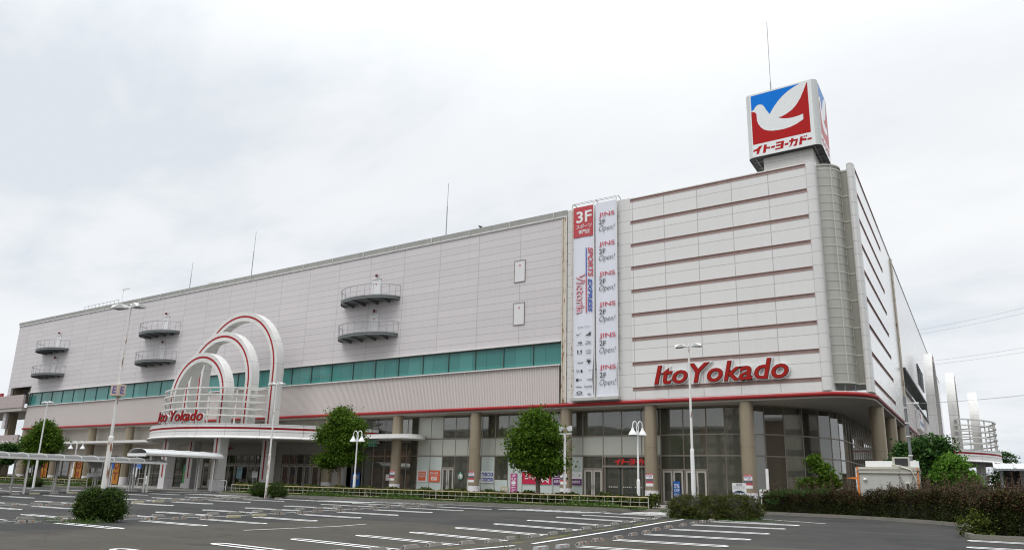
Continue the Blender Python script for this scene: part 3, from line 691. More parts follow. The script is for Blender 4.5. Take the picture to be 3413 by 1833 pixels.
# main side entrance: automatic sliding doors with transom
for z0, z1 in ((3.12, 3.26), (3.88, 4.0)): sf.box(-24.81, -20.06, 51.85, 52.15, z0, z1)
for x in (-24.81, -24.62, -20.2, -20.06): sf.box(x-.04, x+.04, 51.86, 52.14, .47, 4.0)
for x0, x1 in ((-24.55, -23.35), (-23.27, -21.5), (-21.42, -20.28)): MB().box(x0, x1, 52.05, 52.08, 3.27, 3.87).build('window', M['glass_dark'], B)
for j, (x0, x1) in enumerate(((-24.55, -23.4), (-23.35, -22.42), (-22.4, -21.47), (-21.42, -20.28))):
    d = MB()
    for p, q in ((x0, x0+.05), (x1-.05, x1)): d.box(p, q, 51.98, 52.04, .5, 3.1)
    d.box(x0, x1, 51.98, 52.04, .5, .62).box(x0, x1, 51.98, 52.04, 3.0, 3.1); d = d.build('sliding_door', M['frame_dark'], B)
    MB().box(x0+.05, x1-.05, 52.0, 52.02, .62, 3.0).build('pane', M['glass_dark'], d)
    m_ = MB()
    for k in range(5): m_.box(x0+.2+.16*k, x0+.28+.16*k, 51.985, 51.995, 1.62, 1.68)
    m_.build('sticker_row', M['logo_white'], d)
def double_door(x0, x1, y, z0, z1, n=2, glass='glass_dark'):
    w = (x1-x0)/n
    for k in range(n):
        a, b = x0+w*k+.03, x0+w*(k+1)-.03
        d = MB().box(a, a+.13, y-.04, y+.04, z0, z1).box(b-.13, b, y-.04, y+.04, z0, z1).box(a+.13, b-.13, y-.04, y+.04, z1-.14, z1).box(a+.13, b-.13, y-.04, y+.04, z0, z0+.22)
        d = d.build('door', M['door_frame'], B)
        MB().box(a+.13, b-.13, y-.012, y+.012, z0+.22, z1-.14).build('pane', M[glass], d)
        hx = b-.07 if k % 2 == 0 else a+.07
        MB().tube([(hx, y-.09, z0+.95), (hx, y-.09, z0+1.3)], .018, 6).build('handle', M['steel_dark'], d)
double_door(-26.5, -24.9, 52, .5, 2.92); double_door(-19.98, -18.36, 52, .5, 2.92); double_door(-18.22, -16.62, 52, .5, 2.92); double_door(-40.7, -39.4, 52, .5, 2.92, 2)
sf.build('storefront_frame', M['frame'], B)
# rooms behind the glass
MB().box(-52, -9, 58.8, 59.0, .4, 7.6).box(-52.2, -52, 52.2, 59, .4, 7.6).box(-34.9, -34.7, 52.3, 58.8, .47, 7.5).box(-9.6, -9.3, 62.5, 82, .47, 7.6).build('interior_wall', M['interior'], B)
MB().box(-52, -8.8, 52.1, 59, .44, .478).build('interior_floor', M['interior_floor'], B)
for k in range(46):
    x = random.uniform(-43, -10.5); y = random.uniform(55, 58); h = random.choice((1.2, 1.6, 2.1, 2.4)); w = random.uniform(.4, 1.6)
    if -26 < x < -20 and y < 56: continue
    MB().box(x, x+w, y, y+.5, .48, .48+h).build('shelf_unit', M['shelf'], B)
for x in (-46, -39.5, -31, -23.2, -17.5, -12.5): MB().box(x-.4, x+.4, 56.6, 57.4, .48, 7.6).build('inner_pillar', M['interior'], B)
m_ = MB()
for x, w in ((-39.2, 1.25), (-37.8, 1.2), (-35.9, .7), (-34.6, .8), (-26.4, .8), (-22.9, .7), (-20.9, 1.1), (-14.8, 1.2)):
    for k in range(int(w/.1)): m_.box(x+.1*k, x+.1*k+.085, 52.5+.03*(k % 2), 52.53+.03*(k % 2), 5.75 if w > 1 else 5.5, 7.45)
m_.build('curtain', mat('pale_curtain', (.55, .55, .50), .8, .1, 2), B)
# stairs seen through the left end of the glazing
m_ = MB()
for k in range(20): m_.box(-51.2+.30*k, -50.9+.30*k, 53.5, 55.2, .5+.17*k, .67+.17*k)
for k in range(18): m_.box(-45.4-.30*k, -45.1-.30*k, 55.6, 57.2, 4.0+.17*k, 4.17+.17*k)
m_.build('staircase', M['column_base'], B)
m_ = MB()
for off in (.35, .65, .95): m_.tube([(-51.2, 53.45, .6+off), (-45.2, 53.45, 4.0+off)], .025, 5); m_.tube([(-45.2, 55.6, 4.0+off), (-50.8, 55.6, 7.1+off)], .025, 5)
for k in range(11): m_.tube([(-51.2+.6*k, 53.45, .6+.34*k), (-51.2+.6*k, 53.45, 1.55+.34*k)], .018, 4)
m_.build('stair_railing', M['steel_dark'], B)
# ground floor wall left of the glazing
MB().box(-116.3, -52, 51.8, 52.1, 4.1, 7.6).build('lower_wall', mat('cream_lower_panel', (.56, .52, .46), .5, .05, .4, streak=.15, grid=(0, 2.22, -53.9, 1.2, 4.8, .03), jd=.6), B)
for x0 in [-116.2+2.2*k for k in range(20)]:
    if x0 > -75: break
    MB().box(x0+.05, x0+2.15, 51.9, 51.95, .5, 4.1).build('window', M['glass_dark'], B)
m_ = MB()
for x0 in [-116.2+2.2*k for k in range(20)]:
    if x0 < -74: m_.box(x0-.05, x0+.05, 51.82, 52.0, .47, 4.1)
m_.box(-116.2, -74, 51.82, 52.0, 1.9, 1.98); m_.build('storefront_frame', M['frame'], B)
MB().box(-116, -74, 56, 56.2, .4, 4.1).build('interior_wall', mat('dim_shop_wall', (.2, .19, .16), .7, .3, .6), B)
for i, (x0, x1) in enumerate(((-105.0, -103.5), (-103.2, -101.9), (-113.2, -112.2), (-111.9, -111.2), (-96.0, -94.6), (-94.1, -92.7))):
    p = MB().box(x0, x1, 51.74, 51.80, .55, 3.75).build('window_poster', M['orange'], B)
    t = ('A', 'B', 'A', 'B', 'B', 'O')[i]; t2 = ('MA', 'R', 'MA', 'R', 'AR', 'T')[i]
    letter('lettering', t, x0+.15, x1-.15, 2.35, 3.55, front(51.73), M['maroon'], p, offset=.02); letter('lettering', t2, x0+.1, x1-.1, 1.0, 2.0, front(51.73), M['maroon'], p, offset=.02)
# thin projecting fins above the doors
m_ = MB().box(-113.5, -78.3, 48.7, 51.8, 5.46, 5.72).box(-113.5, -78.3, 48.62, 48.7, 5.50, 5.76)
m_.build('door_canopy', M['white_trim'], B)
P = [(-52, 52), (-52, 48.7)]+[(-43.6+1.65*math.cos(a), 50.35+1.65*math.sin(a)) for a in np.linspace(-PI/2, PI/2, 14)]
m_ = MB().prism(P, 5.42, 5.52).prism([(x, y-.0) for x, y in [(-52, 52), (-52, 48.76)]+[(-43.6+1.59*math.cos(a), 50.35+1.59*math.sin(a)) for a in np.linspace(-PI/2, PI/2, 14)]], 5.52, 5.80)
m_.build('door_canopy', M['white_trim'], B)
# entrance lobby under the arches
m_ = MB().box(-75, -52, 50.9, 51.2, 4.15, 5.3); m_.box(-75, -74.2, 50.9, 51.5, .47, 4.15).box(-64.0, -61.0, 50.92, 51.4, .47, 4.15).box(-54.2, -52, 50.92, 51.4, .47, 4.15)
m_.build('lobby_wall', mat('grey_lobby_panel', (.40, .38, .35), .5, .05, .5, grid=(0, 2.2, -64.0, 30, 0, .03)), B)
m_ = MB()
for a, b in ((-74.2, -64.0), (-61.0, -54.2)):
    n = round((b-a)/1.14); w = (b-a)/n
    for z0, z1 in ((3.05, 3.2), (4.05, 4.15)): m_.box(a, b, 50.95, 51.1, z0, z1)
    for k in range(n+1): m_.box(a+w*k-.05, a+w*k+.05, 50.95, 51.1, .47, 4.05)
    for k in range(n):
        MB().box(a+w*k+.05, a+w*(k+1)-.05, 51.0, 51.03, 3.2, 4.05).build('window', M['glass_dark'], B)
    double_door(a+.05, b-.05, 51.02, .5, 3.03, n)
m_.build('storefront_frame', M['frame'], B)
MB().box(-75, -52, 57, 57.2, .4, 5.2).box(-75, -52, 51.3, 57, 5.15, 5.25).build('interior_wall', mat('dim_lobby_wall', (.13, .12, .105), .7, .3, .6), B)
MB().box(-75, -52, 51.1, 57, .44, .479).build('interior_floor', M['interior_floor'], B)
for k in range(18): x = random.uniform(-74, -54); y = random.uniform(53.5, 56.5); MB().box(x, x+random.uniform(.4, 1.4), y, y+.5, .48, .48+random.choice((1.2, 1.6, 2.2))).build('shelf_unit', M['shelf'], B)
# parking ramp decks at the far left
R_ = thing('parking_ramp', 'pinkish concrete car ramp decks joining the far left end of the shopping centre', 'ramp', (-128, 50, .4))
MB().box(-150, -116.2, 49.3, 49.6, 10.9, 12.75).build('deck_wall', M['ramp_wall'], R_)
MB().box(-150, -116.4, 49.4, 58, 10.4, 10.9).build('deck', M['soffit'], R_)
MB().box(-150, -115.9, 49.3, 49.6, 5.1, 6.95).build('deck_wall', M['ramp_wall'], R_)
MB().box(-150, -116.1, 49.4, 58, 4.7, 5.1).build('deck', M['soffit'], R_)
for x in (-122.6, -117): MB().box(x-.5, x+.5, 50.5, 51.5, 0, 14).build('pillar', M['column'], R_)
MB().box(-123, -116.35, 53, 53.2, 0, 14).build('back_wall', M['dark'], R_)
MB().box(-122.3, -116.4, 50.4, 53, 14.1, 14.2).build('ceiling', M['dark'], R_)
MB().tube([(-150, 49.2, 7.9), (-122, 49.2, 7.9)], .12, 6).build('bumper_tube', M['red_dull'], R_)
MB().box(-124.3, -123.4, 49.35, 49.6, 12.75, 13.25).build('red_box', M['red'], R_)

# ------------------------------------------------------------------ entrance canopies with three stepped arches
def canopy(label, T, base, rot_side):
    C = thing('entrance_canopy', label, 'canopy', base)
    def bar(mb, P, w, h):                            # flat curved bar: list of (u, v), centre z
        pass
    for v0, rs, top in ((8.0, 4.05, 13.58), (6.0, 4.9, 16.03), (4.0, 5.9, 18.5)):
        ro, ri = rs+.47, rs-.47; zs = top-ro
        zb = 6.4 if v0 == 6.0 else .45; za = 6.45 if v0 == 6.0 else 1.56; ms = [] if v0 == 6.0 else [3, 6]
        def path(r): return [(-r, zb)]+[(-r, q) for q in ms]+[(-r, zs)]+[(-r*math.cos(a), zs+r*math.sin(a)) for a in np.linspace(0, PI, 41)[1:-1]]+[(r, zs)]+[(r, q) for q in ms[::-1]]+[(r, zb)]
        O, I = path(ro), path(ri); n = len(O); V = []
        for (a, b) in zip(O, I): V += [T(a[0], v0, a[1]), T(b[0], v0, b[1]), T(b[0], v0-.9, b[1]), T(a[0], v0-.9, a[1])]
        F = []
        for i in range(n-1):
            for k in range(4): F.append((4*i+k, 4*i+(k+1) % 4, 4*i+4+(k+1) % 4, 4*i+4+k))
        F += [(0, 1, 2, 3), (4*n-4, 4*n-3, 4*n-2, 4*n-1)]
        mb = MB(); mb.add(V, F); A = mb.build('arch', M['canopy'], C, smooth=True)
        def spath(r): return [(-r, za), (-r, 7), (-r, zs)]+[(-r*math.cos(a), zs+r*math.sin(a)) for a in np.linspace(0, PI, 41)[1:-1]]+[(r, zs), (r, 7), (r, za)]
        O, I = spath(rs+.10), spath(rs-.10); V = []
        for a, b in zip(O, I): V += [T(a[0], v0+.015, a[1]), T(b[0], v0+.015, b[1])]
        mb = MB(); mb.add(V, [(2*i, 2*i+1, 2*i+3, 2*i+2) for i in range(len(O)-1)]); mb.build('red_stripe', M['stripe_red'], A, recalc=False)
        for sg in ((-1, 1) if v0 != 6.0 else ()):
            a, b = sorted((sg*(ri-.012), sg*(ro+.012)))
            V = [T(u, v, z) for z in (.45, 1.44) for v in (v0-.912, v0+.012) for u in (a, b)]
            mb = MB(); mb.add(V, [(0, 2, 3, 1), (4, 5, 7, 6), (0, 1, 5, 4), (2, 6, 7, 3), (0, 4, 6, 2), (1, 3, 7, 5)])
            mb.build('leg_base', M['column_base'], A)
    # rounded slab
    def edge(dr, n=48):
        R = 15.5+dr; um = math.sqrt(R*R-4.0**2); return [(R*math.sin(a), R*math.cos(a)-5.8) for a in np.linspace(-math.asin(um/R), math.asin(um/R), n)]
    def fascia(prof, name, m):
        V = []; n = 48
        for dr, z in prof: V += [T(u, v, z) for u, v in edge(dr, n)]
        mb = MB(); mb.add(V, [(i*n+k, i*n+k+1, (i+1)*n+k+1, (i+1)*n+k) for i in range(len(prof)-1) for k in range(n-1)])
        return mb.build(name, m, C, recalc=False, smooth=True)
    fascia([(-.3, 5.16), (.22, 5.15), (.26, 5.22), (.12, 5.34), (.02, 5.38), (.02, 5.70), (-.03, 5.73), (-.03, 5.77), (.02, 5.80), (.02, 5.97), (-.02, 5.98)], 'fascia', M['canopy_face'])
    fascia([(-.02, 6.165), (.02, 6.175), (.02, 6.40), (.05, 6.41), (.05, 6.47), (-.3, 6.47)], 'fascia', M['canopy_face'])
    fascia([(-.02, 5.98), (-.005, 6.0), (-.005, 6.06), (-.03, 6.065), (-.03, 6.08), (-.005, 6.085), (-.005, 6.15), (-.02, 6.165)], 'red_stripe', M['stripe_red'])
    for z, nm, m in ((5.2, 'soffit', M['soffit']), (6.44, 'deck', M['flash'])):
        mb = MB(); mb.poly([T(u, v, z) for u, v in edge(-.1)]+[T(14, -1.7, z), T(-14, -1.7, z)]); mb.build(nm, m, C, recalc=False, tri=True)
    # curved rails
    R = 10.2; am = math.asin(7.6/R)
    for z in (9.85, 9.2, 8.56, 7.92, 7.28):
        A = np.linspace(-am, am, 36); V = []
        for a in A:
            for r, dz in ((R-.14, -.06), (R+.14, -.06), (R+.14, .06), (R-.14, .06)): V.append(T(r*math.sin(a), r*math.cos(a)-.8, z+dz))
        n = len(A); F = [(4*i+k, 4*i+(k+1) % 4, 4*i+4+(k+1) % 4, 4*i+4+k) for i in range(n-1) for k in range(4)]+[(0, 1, 2, 3), (4*n-4, 4*n-3, 4*n-2, 4*n-1)]
        mb = MB(); mb.add(V, F)
        for sg in (-1, 1):
            a, b = sorted((sg*5.35, sg*7.62)); V = [T(u, v, zz) for zz in (z-.05, z+.05) for v in (5.55, 5.85) for u in (a, b)]
            mb.add(V, [(0, 2, 3, 1), (4, 5, 7, 6), (0, 1, 5, 4), (2, 6, 7, 3), (0, 4, 6, 2), (1, 3, 7, 5)])
        mb.build('curved_rail', M['rail'], C)
    for d in (-41, -26, -11, 4, 19, 34):
        a = math.radians(d); u, v = R*math.sin(a), R*math.cos(a)-.8; MB().tube([T(u, v, 6.45), T(u, v, 9.8)], .07, 8).build('rail_post', M['rail'], C, smooth=True)
    return C
canopy('white canopy of three stepped arches with red stripes over the front entrance', lambda u, v, z: (-63.5+u, 50-v, z), (-63.5, 46, .45), 0)
canopy('white arched canopy seen edge-on at the far right side of the building', lambda u, v, z: (-7.5+v, 101+u, z), (-3, 101, .45), 1)

# ------------------------------------------------------------------ signs on the building
KATA = dict(i=[(-11.85, 27.57), (-11.58, 27.6), (-11.69, 27.42), (-11.79, 27.29), (-11.87, 26.96), (-12.09, 26.95), (-12.0, 27.22), (-12.31, 27.2), (-12.27, 27.35), (-12.05, 27.39), (-11.91, 27.48)],
 to=[(-11.47, 27.62), (-11.26, 27.59), (-11.29, 27.38), (-11.0, 27.34), (-11.05, 27.19), (-11.32, 27.24), (-11.38, 26.94), (-11.59, 26.94)],
 d1=[(-10.93, 27.36), (-10.64, 27.35), (-10.7, 27.19), (-10.97, 27.2)],
 yo=[(-10.56, 27.6), (-9.97, 27.59), (-10.08, 26.99), (-10.68, 26.97), (-10.65, 27.1), (-10.28, 27.1), (-10.24, 27.22), (-10.61, 27.23), (-10.58, 27.37), (-10.22, 27.37), (-10.19, 27.47), (-10.59, 27.46)],
 d2=[(-9.93, 27.35), (-9.66, 27.34), (-9.71, 27.17), (-9.98, 27.19)],
 ka=[(-9.46, 27.64), (-9.29, 27.63), (-9.31, 27.51), (-8.97, 27.5), (-9.11, 26.96), (-9.35, 26.96), (-9.31, 27.09), (-9.22, 27.11), (-9.16, 27.37), (-9.34, 27.35), (-9.48, 27.05), (-9.68, 26.95), (-9.55, 27.16), (-9.51, 27.37), (-9.64, 27.37), (-9.61, 27.51), (-9.49, 27.51)],
 do=[(-8.81, 27.6), (-8.63, 27.62), (-8.67, 27.43), (-8.36, 27.38), (-8.41, 27.22), (-8.7, 27.25), (-8.74, 26.96), (-8.95, 26.96)],
 p1=[(-8.55, 27.62), (-8.45, 27.62), (-8.48, 27.52), (-8.59, 27.51)], p2=[(-8.41, 27.62), (-8.31, 27.62), (-8.34, 27.52), (-8.44, 27.52)],
 d3=[(-8.3, 27.36), (-8.0, 27.36), (-8.04, 27.2), (-8.34, 27.22)])
def kata(name, u0, u1, z0, z1, place, m, parent):
    mb = MB()
    for P in KATA.values():
        b = len(mb.v); mb.poly([place(u0+(x+12.31)/4.31*(u1-u0), z0+(z-26.94)/.7*(z1-z0)) for x, z in P])
    return mb.build(name, m, parent, recalc=False, tri=True)
BLUE = [(-12.26, 31.97), (-8.56, 32.0), (-9.01, 31.85), (-9.46, 31.63), (-9.86, 31.35), (-10.2, 31.04), (-10.5, 30.68), (-10.71, 30.39), (-10.89, 30.07), (-11.0, 30.24), (-11.15, 30.52), (-11.27, 30.81), (-11.38, 30.98), (-11.54, 31.09), (-11.71, 31.1), (-11.88, 31.04), (-11.99, 30.91), (-12.05, 30.79), (-12.15, 30.72), (-12.26, 30.68)]
RED = [(-12.28, 30.6), (-12.11, 30.57), (-11.97, 30.48), (-11.89, 30.34), (-11.89, 30.12), (-11.88, 29.77), (-11.8, 29.46), (-11.62, 29.13), (-11.38, 28.87), (-11.11, 28.72), (-10.73, 28.61), (-10.3, 28.56), (-9.86, 28.55), (-9.43, 28.6), (-8.99, 28.73), (-8.67, 28.89), (-8.49, 28.99), (-8.49, 29.44), (-8.79, 29.37), (-9.17, 29.34), (-9.54, 29.35), (-9.86, 29.42), (-10.1, 29.51), (-10.3, 29.62), (-10.02, 29.63), (-9.63, 29.77), (-9.23, 30.0), (-8.89, 30.34), (-8.59, 30.79), (-8.35, 31.3), (-8.16, 31.75), (-8.04, 32.01), (-8.04, 27.81), (-12.28, 27.79)]
S = thing('rooftop_sign', 'white rooftop sign cube with a white dove on blue and red above the corner tower', 'sign', (-10, 55.2, 23.9))
MB().box(-11.7, -8.1, 53.6, 56.9, 23.5, 27.2).build('plinth', mat('sign_plinth', (.60, .59, .56), .4, .05, 1, grid=(0, None, 0, 1.4, 24.9, .03), streak=.15), S)
def rrect(x0, x1, y0, y1, r, n=7):
    P = []
    for cx, cy, a0 in ((x1-r, y0+r, -PI/2), (x1-r, y1-r, 0), (x0+r, y1-r, PI/2), (x0+r, y0+r, PI)):
        P += [(cx+r*math.cos(a0+PI/2*k/n), cy+r*math.sin(a0+PI/2*k/n)) for k in range(n+1)]
    return P
P = rrect(-12.72, -7.40, 53.0, 57.45, .42); n = len(P)
mb = MB(); mb.add([(x, y, z) for z in (26.73, 32.12) for x, y in P], [(i, (i+1) % n, n+(i+1) % n, n+i) for i in range(n)]+[tuple(range(n, 2*n))])
mb.build('sign_body', M['sign_edge'], S, smooth=True)
MB().prism(rrect(-12.66, -7.46, 53.06, 57.39, .40), 26.78, 27.0).build('sign_underside', M['dark'], S)
m_ = MB()
for x in (-12.2, -7.9): m_.tube([(x, 53.3, 26.75), (x, 57.1, 26.75)], .05, 5)
for y in (53.9, 55.2, 56.5): m_.tube([(-12.4, y, 26.73), (-7.6, y, 26.73)], .05, 5)
m_.build('sign_bracket', M['steel_dark'], S)
f1 = MB().box(-12.36, -7.76, 52.985, 53.01, 26.75, 32.10).build('sign_face', M['sign_white'], S)
pl = front(52.978)
flat('blue_panel', BLUE, pl, M['sign_blue'], f1); flat('red_panel', RED, pl, M['sign_red'], f1); kata('lettering', -12.31, -8.0, 26.94, 27.64, pl, M['sign_red'], f1)
f2 = MB().box(-7.41, -7.385, 53.4, 57.05, 26.75, 32.10).build('sign_face', M['sign_white'], S)
pr = side(-7.378); ky = lambda x: 53.45+(x+12.36)*.79
flat('blue_panel', [(ky(x), z) for x, z in BLUE], pr, M['glare_blue'], f2); flat('red_panel', [(ky(x), z) for x, z in RED], pr, M['glare_red'], f2)
kata('lettering', ky(-12.31), ky(-8.0), 26.94, 27.64, pr, M['glare_red'], f2)

def components(V, F):
    par = list(range(len(V)))
    def fd(a):
        while par[a] != a: par[a] = par[par[a]]; a = par[a]
        return a
    key = {}
    for i, v in enumerate(V):
        k = (round(v[0], 4), round(v[1], 4))
        if k in key: par[fd(i)] = fd(key[k])
        else: key[k] = i
    for f in F:
        for a in f[1:]: par[fd(a)] = fd(f[0])
    g = {}
    for f in F: g.setdefault(fd(f[0]), []).append(f)
    return list(g.values())
def letters(sign, s, u0, u1, z0, z1, place, th, **k):
    V, F = text_mesh(s, extrude=.05, **k); V2, F2 = text_mesh(s, extrude=.05, shear=k.get('shear', 0), offset=k.get('offset', 0)+.044, spacing=k.get('spacing', 1))
    a = V[:, :2].min(0); d = V[:, :2].max(0)-a
    f = lambda v, dd: place(u0+(v[0]-a[0])/d[0]*(u1-u0), z0+(v[1]-a[1])/d[1]*(z1-z0), dd)
    def mk(V, F, lo, hi, name, m, parent):
        zmin, zmax = V[:, 2].min(), V[:, 2].max(); used = sorted({i for q in F for i in q}); ix = {i: j for j, i in enumerate(used)}
        mb = MB(); mb.add([f(V[i], lo if V[i][2] < (zmin+zmax)/2 else hi) for i in used], [tuple(ix[i] for i in q) for q in F]); return mb.build(name, m, parent)
    backs = components(V2, F2); fronts = components(V, F); V3, F3 = text_mesh(s, extrude=.05, shear=k.get('shear', 0), offset=k.get('offset', 0)+.012, spacing=k.get('spacing', 1)); rims = components(V3, F3)
    cx = lambda V, F: sum(V[i][0] for q in F for i in q)/sum(len(q) for q in F)
    backs.sort(key=lambda q: cx(V2, q)); fronts.sort(key=lambda q: cx(V, q)); rims.sort(key=lambda q: cx(V3, q))
    for j, q in enumerate(fronts):
        o = mk(V, q, th*.55, th, 'letter', M['red_sign'], sign)
        if j < len(rims): mk(V3, rims[j], th*.5, th*.86, 'rim', M['maroon_rim'], o)
        if j < len(backs): mk(V2, backs[j], 0, th*.62, 'backing', M['white'], o)
L1 = thing('wall_sign', 'big red Ito Yokado lettering on the white corner tower wall', 'sign', (-14.8, 50, 9))
letters(L1, 'Ito', -19.57, -17.06, 9.03, 10.40, front(49.98), .25, shear=.2, offset=.012, spacing=1.03)
letters(L1, 'Yokado', -16.88, -10.12, 9.0, 10.40, front(49.98), .25, shear=.2, offset=.012, spacing=1.03)
L2 = thing('canopy_sign', 'curved red Ito Yokado lettering standing on the arched entrance canopy', 'sign', (-63.5, 41, 6.5))
def bend(s, z, d=0): a = s/16; r = 16+d; return (-63.5+r*math.sin(a), 50-(r*math.cos(a)+9.7-16), z)
letters(L2, 'Ito', -3.45, -1.5, 6.70, 7.68, bend, .22, shear=.2, offset=.012, spacing=1.03)
letters(L2, 'Yokado', -.98, 3.55, 6.70, 7.70, bend, .22, shear=.2, offset=.012, spacing=1.03)
m_ = MB()
for s in np.linspace(-3.3, 3.4, 9): m_.tube([bend(s, 6.42, -.1), bend(s, 7.2, -.1)], .04, 5)
m_.build('sign_support', M['white'], L2)
L3 = thing('door_sign', 'red katakana lettering behind the glass over the automatic doors', 'sign', (-22.3, 52, 3.4))
kata('lettering', -23.75, -20.6, 3.32, 3.78, front(51.8), mat('red_door_lettering', (.52, .01, .012), .4), L3)
MB().box(-23.8, -20.6, 51.82, 51.84, 3.52, 3.56).build('mounting_bar', M['steel_dark'], L3)
L4 = thing('lobby_sign', 'dark red katakana lettering on the panel behind the arch column', 'sign', (-70.9, 50.9, 4.8))
kata('lettering', -72.9, -68.9, 4.55, 5.05, front(50.85), M['maroon'], L4)
MB().box(-72.8, -69.0, 50.86, 50.9, 4.74, 4.8).build('mounting_bar', M['frame'], L4)
L5 = thing('coffee_sign', 'green COFFEE letters hanging under the round canopy beside the tree', 'sign', (-47, 48.9, 4.8))
letter('lettering', 'COFFEE', -49.3, -45.8, 4.72, 5.22, front(48.75), M['green_logo'], L5, offset=.035, extrude=.05)
MB().box(-49.4, -45.7, 48.8, 48.84, 5.26, 5.40).build('mounting_bar', M['frame_dark'], L5)

# ------------------------------------------------------------------ hanging banners
def sheet(x0, x1, z0, z1, y, mname, parent=None, amp=.02, name='cloth', flare=0.):
    nx, nz = 26, 80; V = []; ph = random.uniform(0, 6)
    for j in range(nz+1):
        z = z0+(z1-z0)*j/nz; t = 1-j/nz; sq = .10*math.exp(-((t-.90)/.07)**2)-.02*math.exp(-((t-1)/.02)**2)
        for i in range(nx+1):
            u = i/nx; x = x0+sq*(x1-x0)*.6+(x1-x0)*(1-1.2*sq)*u
            V.append((x, y+amp*math.sin(u*9+ph+2.5*t)*(.3+t)+amp*.7*math.sin(u*23+ph+8*t)*(.2+t*t)+.05*math.sin(t*40)*max(0, t-.93), z))
    F = [(j*(nx+1)+i, j*(nx+1)+i+1, (j+1)*(nx+1)+i+1, (j+1)*(nx+1)+i) for j in range(nz) for i in range(nx)]
    mb = MB(); mb.add(V, F); return mb.build(name, mname, parent, recalc=False, smooth=True)
b1 = thing('hanging_banner', 'tall white sports shop banner with a red 3F block at its top', 'banner', (-25.4, 49.7, 8.3), 'tall banners on the white tower')
sheet(-26.32, -24.5, 8.34, 24.13, 49.72, M['sheet'], b1)
Y1 = front(49.66)
flat('red_block', rect(-26.30, -24.51, 21.48, 24.12), front(49.675), M['banner_red'], b1)
letter('lettering', '3F', -26.02, -24.62, 22.72, 23.72, Y1, M['logo_white'], b1, offset=.02)
letter('lettering', 'スポーツ', -26.02, -24.62, 22.22, 22.58, Y1, M['logo_white'], b1, offset=.012); letter('lettering', '専門店', -25.82, -24.8, 21.72, 22.10, Y1, M['logo_white'], b1, offset=.012)
letter('lettering', 'SPORTS', -24.98, -24.52, 18.0, 20.50, Y1, M['ink_red'], b1, rot=1, offset=.03, shear=.25); letter('lettering', 'EXPRESS', -24.98, -24.60, 15.08, 17.85, Y1, M['ink_blue'], b1, rot=1, offset=.03, shear=.25)
flat('bar', rect(-25.17, -25.08, 18.05, 20.5), Y1, M['ink_blue'], b1); flat('bar', rect(-25.17, -25.08, 15.05, 18.05), Y1, M['ink_red'], b1)
letter('lettering', 'Victoria', -26.05, -25.25, 15.05, 18.35, Y1, M['ink_red'], b1, rot=1, shear=.1, offset=.034); letter('lettering', 'Victoria', -26.02, -25.28, 15.08, 18.32, front(49.652), M['sheet'], b1, rot=1, shear=.1, offset=-.008)
letter('lettering', '取り扱いブランド', -25.85, -24.75, 13.84, 14.0, Y1, M['black'], b1)
flat('logo', [(-26.0, 13.36), (-25.93, 13.24), (-25.5, 13.5), (-25.88, 13.33), (-25.95, 13.34), (-25.97, 13.42)], Y1, M['black'], b1)
for k in range(3): flat('logo', [(-25.22+.16*k, 13.2), (-25.1+.17*k, 13.2), (-24.98+.13*k, 13.27+.12*k), (-25.08+.13*k, 13.30+.10*k)], Y1, M['black'], b1)
for t, a, b, c, d in (('NB', -25.85, -25.5, 12.58, 12.78), ('new balance', -26.0, -25.4, 12.46, 12.53), ('MIZUNO', -25.2, -24.7, 12.5, 12.6), ('UNDER ARMOUR', -25.95, -25.5, 11.74, 11.79), ('umbro', -25.15, -24.7, 11.75, 11.86), ('asics', -25.9, -25.4, 11.02, 11.15),
        ('DESCENTE', -25.1, -24.72, 11.3, 11.36), ('THE\nNORTH\nFACE', -26.02, -25.6, 10.3, 10.55), ('CW-X', -24.95, -24.55, 10.38, 10.46), ('NEW ERA', -25.75, -25.5, 9.66, 9.78), ('YONEX', -25.1, -24.56, 9.64, 9.78), ('Wilson', -26.06, -25.5, 9.1, 9.24), ('Butterfly', -25.28, -24.62, 9.07, 9.24), ('OAKLEY', -26.1, -25.36, 8.5, 8.58), ('etc.', -25.02, -24.66, 8.48, 8.66)):
    letter('lettering', t, a, b, c, d, Y1, M['black'], b1, offset=.015)
flat('logo', [(-25.2, 12.75), (-24.98, 12.7), (-24.9, 12.62), (-24.68, 12.78), (-24.9, 12.7), (-25.0, 12.76)], Y1, M['black'], b1)
for sg in (1, -1): flat('logo', [(-25.72+sg*.22, 12.1), (-25.72+sg*.14, 12.1), (-25.72+sg*.06, 11.98), (-25.72+sg*.14, 11.84), (-25.72+sg*.22, 11.84), (-25.72+sg*.18, 11.97)], Y1, M['black'], b1)
mb = MB()
for s_ in (1.0, .45):
    for (a, b) in (((-.26, 0), (0, .12)), ((0, .12), (.26, 0)), ((.26, 0), (0, -.12)), ((0, -.12), (-.26, 0))):
        mb.quad(Y1(-24.93+a[0]*s_, 11.99+a[1]*s_), Y1(-24.93+b[0]*s_, 11.99+b[1]*s_), Y1(-24.93+b[0]*s_*.82, 11.99+b[1]*s_*.78), Y1(-24.93+a[0]*s_*.82, 11.99+a[1]*s_*.78))
mb.build('logo', M['black'], b1, recalc=False)
flat('logo', [(-25.05, 11.25), (-24.78, 11.25), (-24.70, 11.12), (-24.84, 11.12), (-24.84, 11.06), (-24.80, 11.06), (-24.91, 10.95), (-25.02, 11.06), (-24.98, 11.06), (-24.98, 11.12), (-25.12, 11.12)], Y1, M['black'], b1)
flat('logo', [(-25.6, 10.30)]+[(-25.6+.17*math.cos(a), 10.30+.24*math.sin(a)) for a in np.linspace(0, PI/2, 8)], Y1, M['black'], b1)
flat('logo', rect(-26.02, -25.80, 9.62, 9.82), Y1, M['black'], b1)
mb = MB(); A = np.linspace(0, 2*PI, 25)
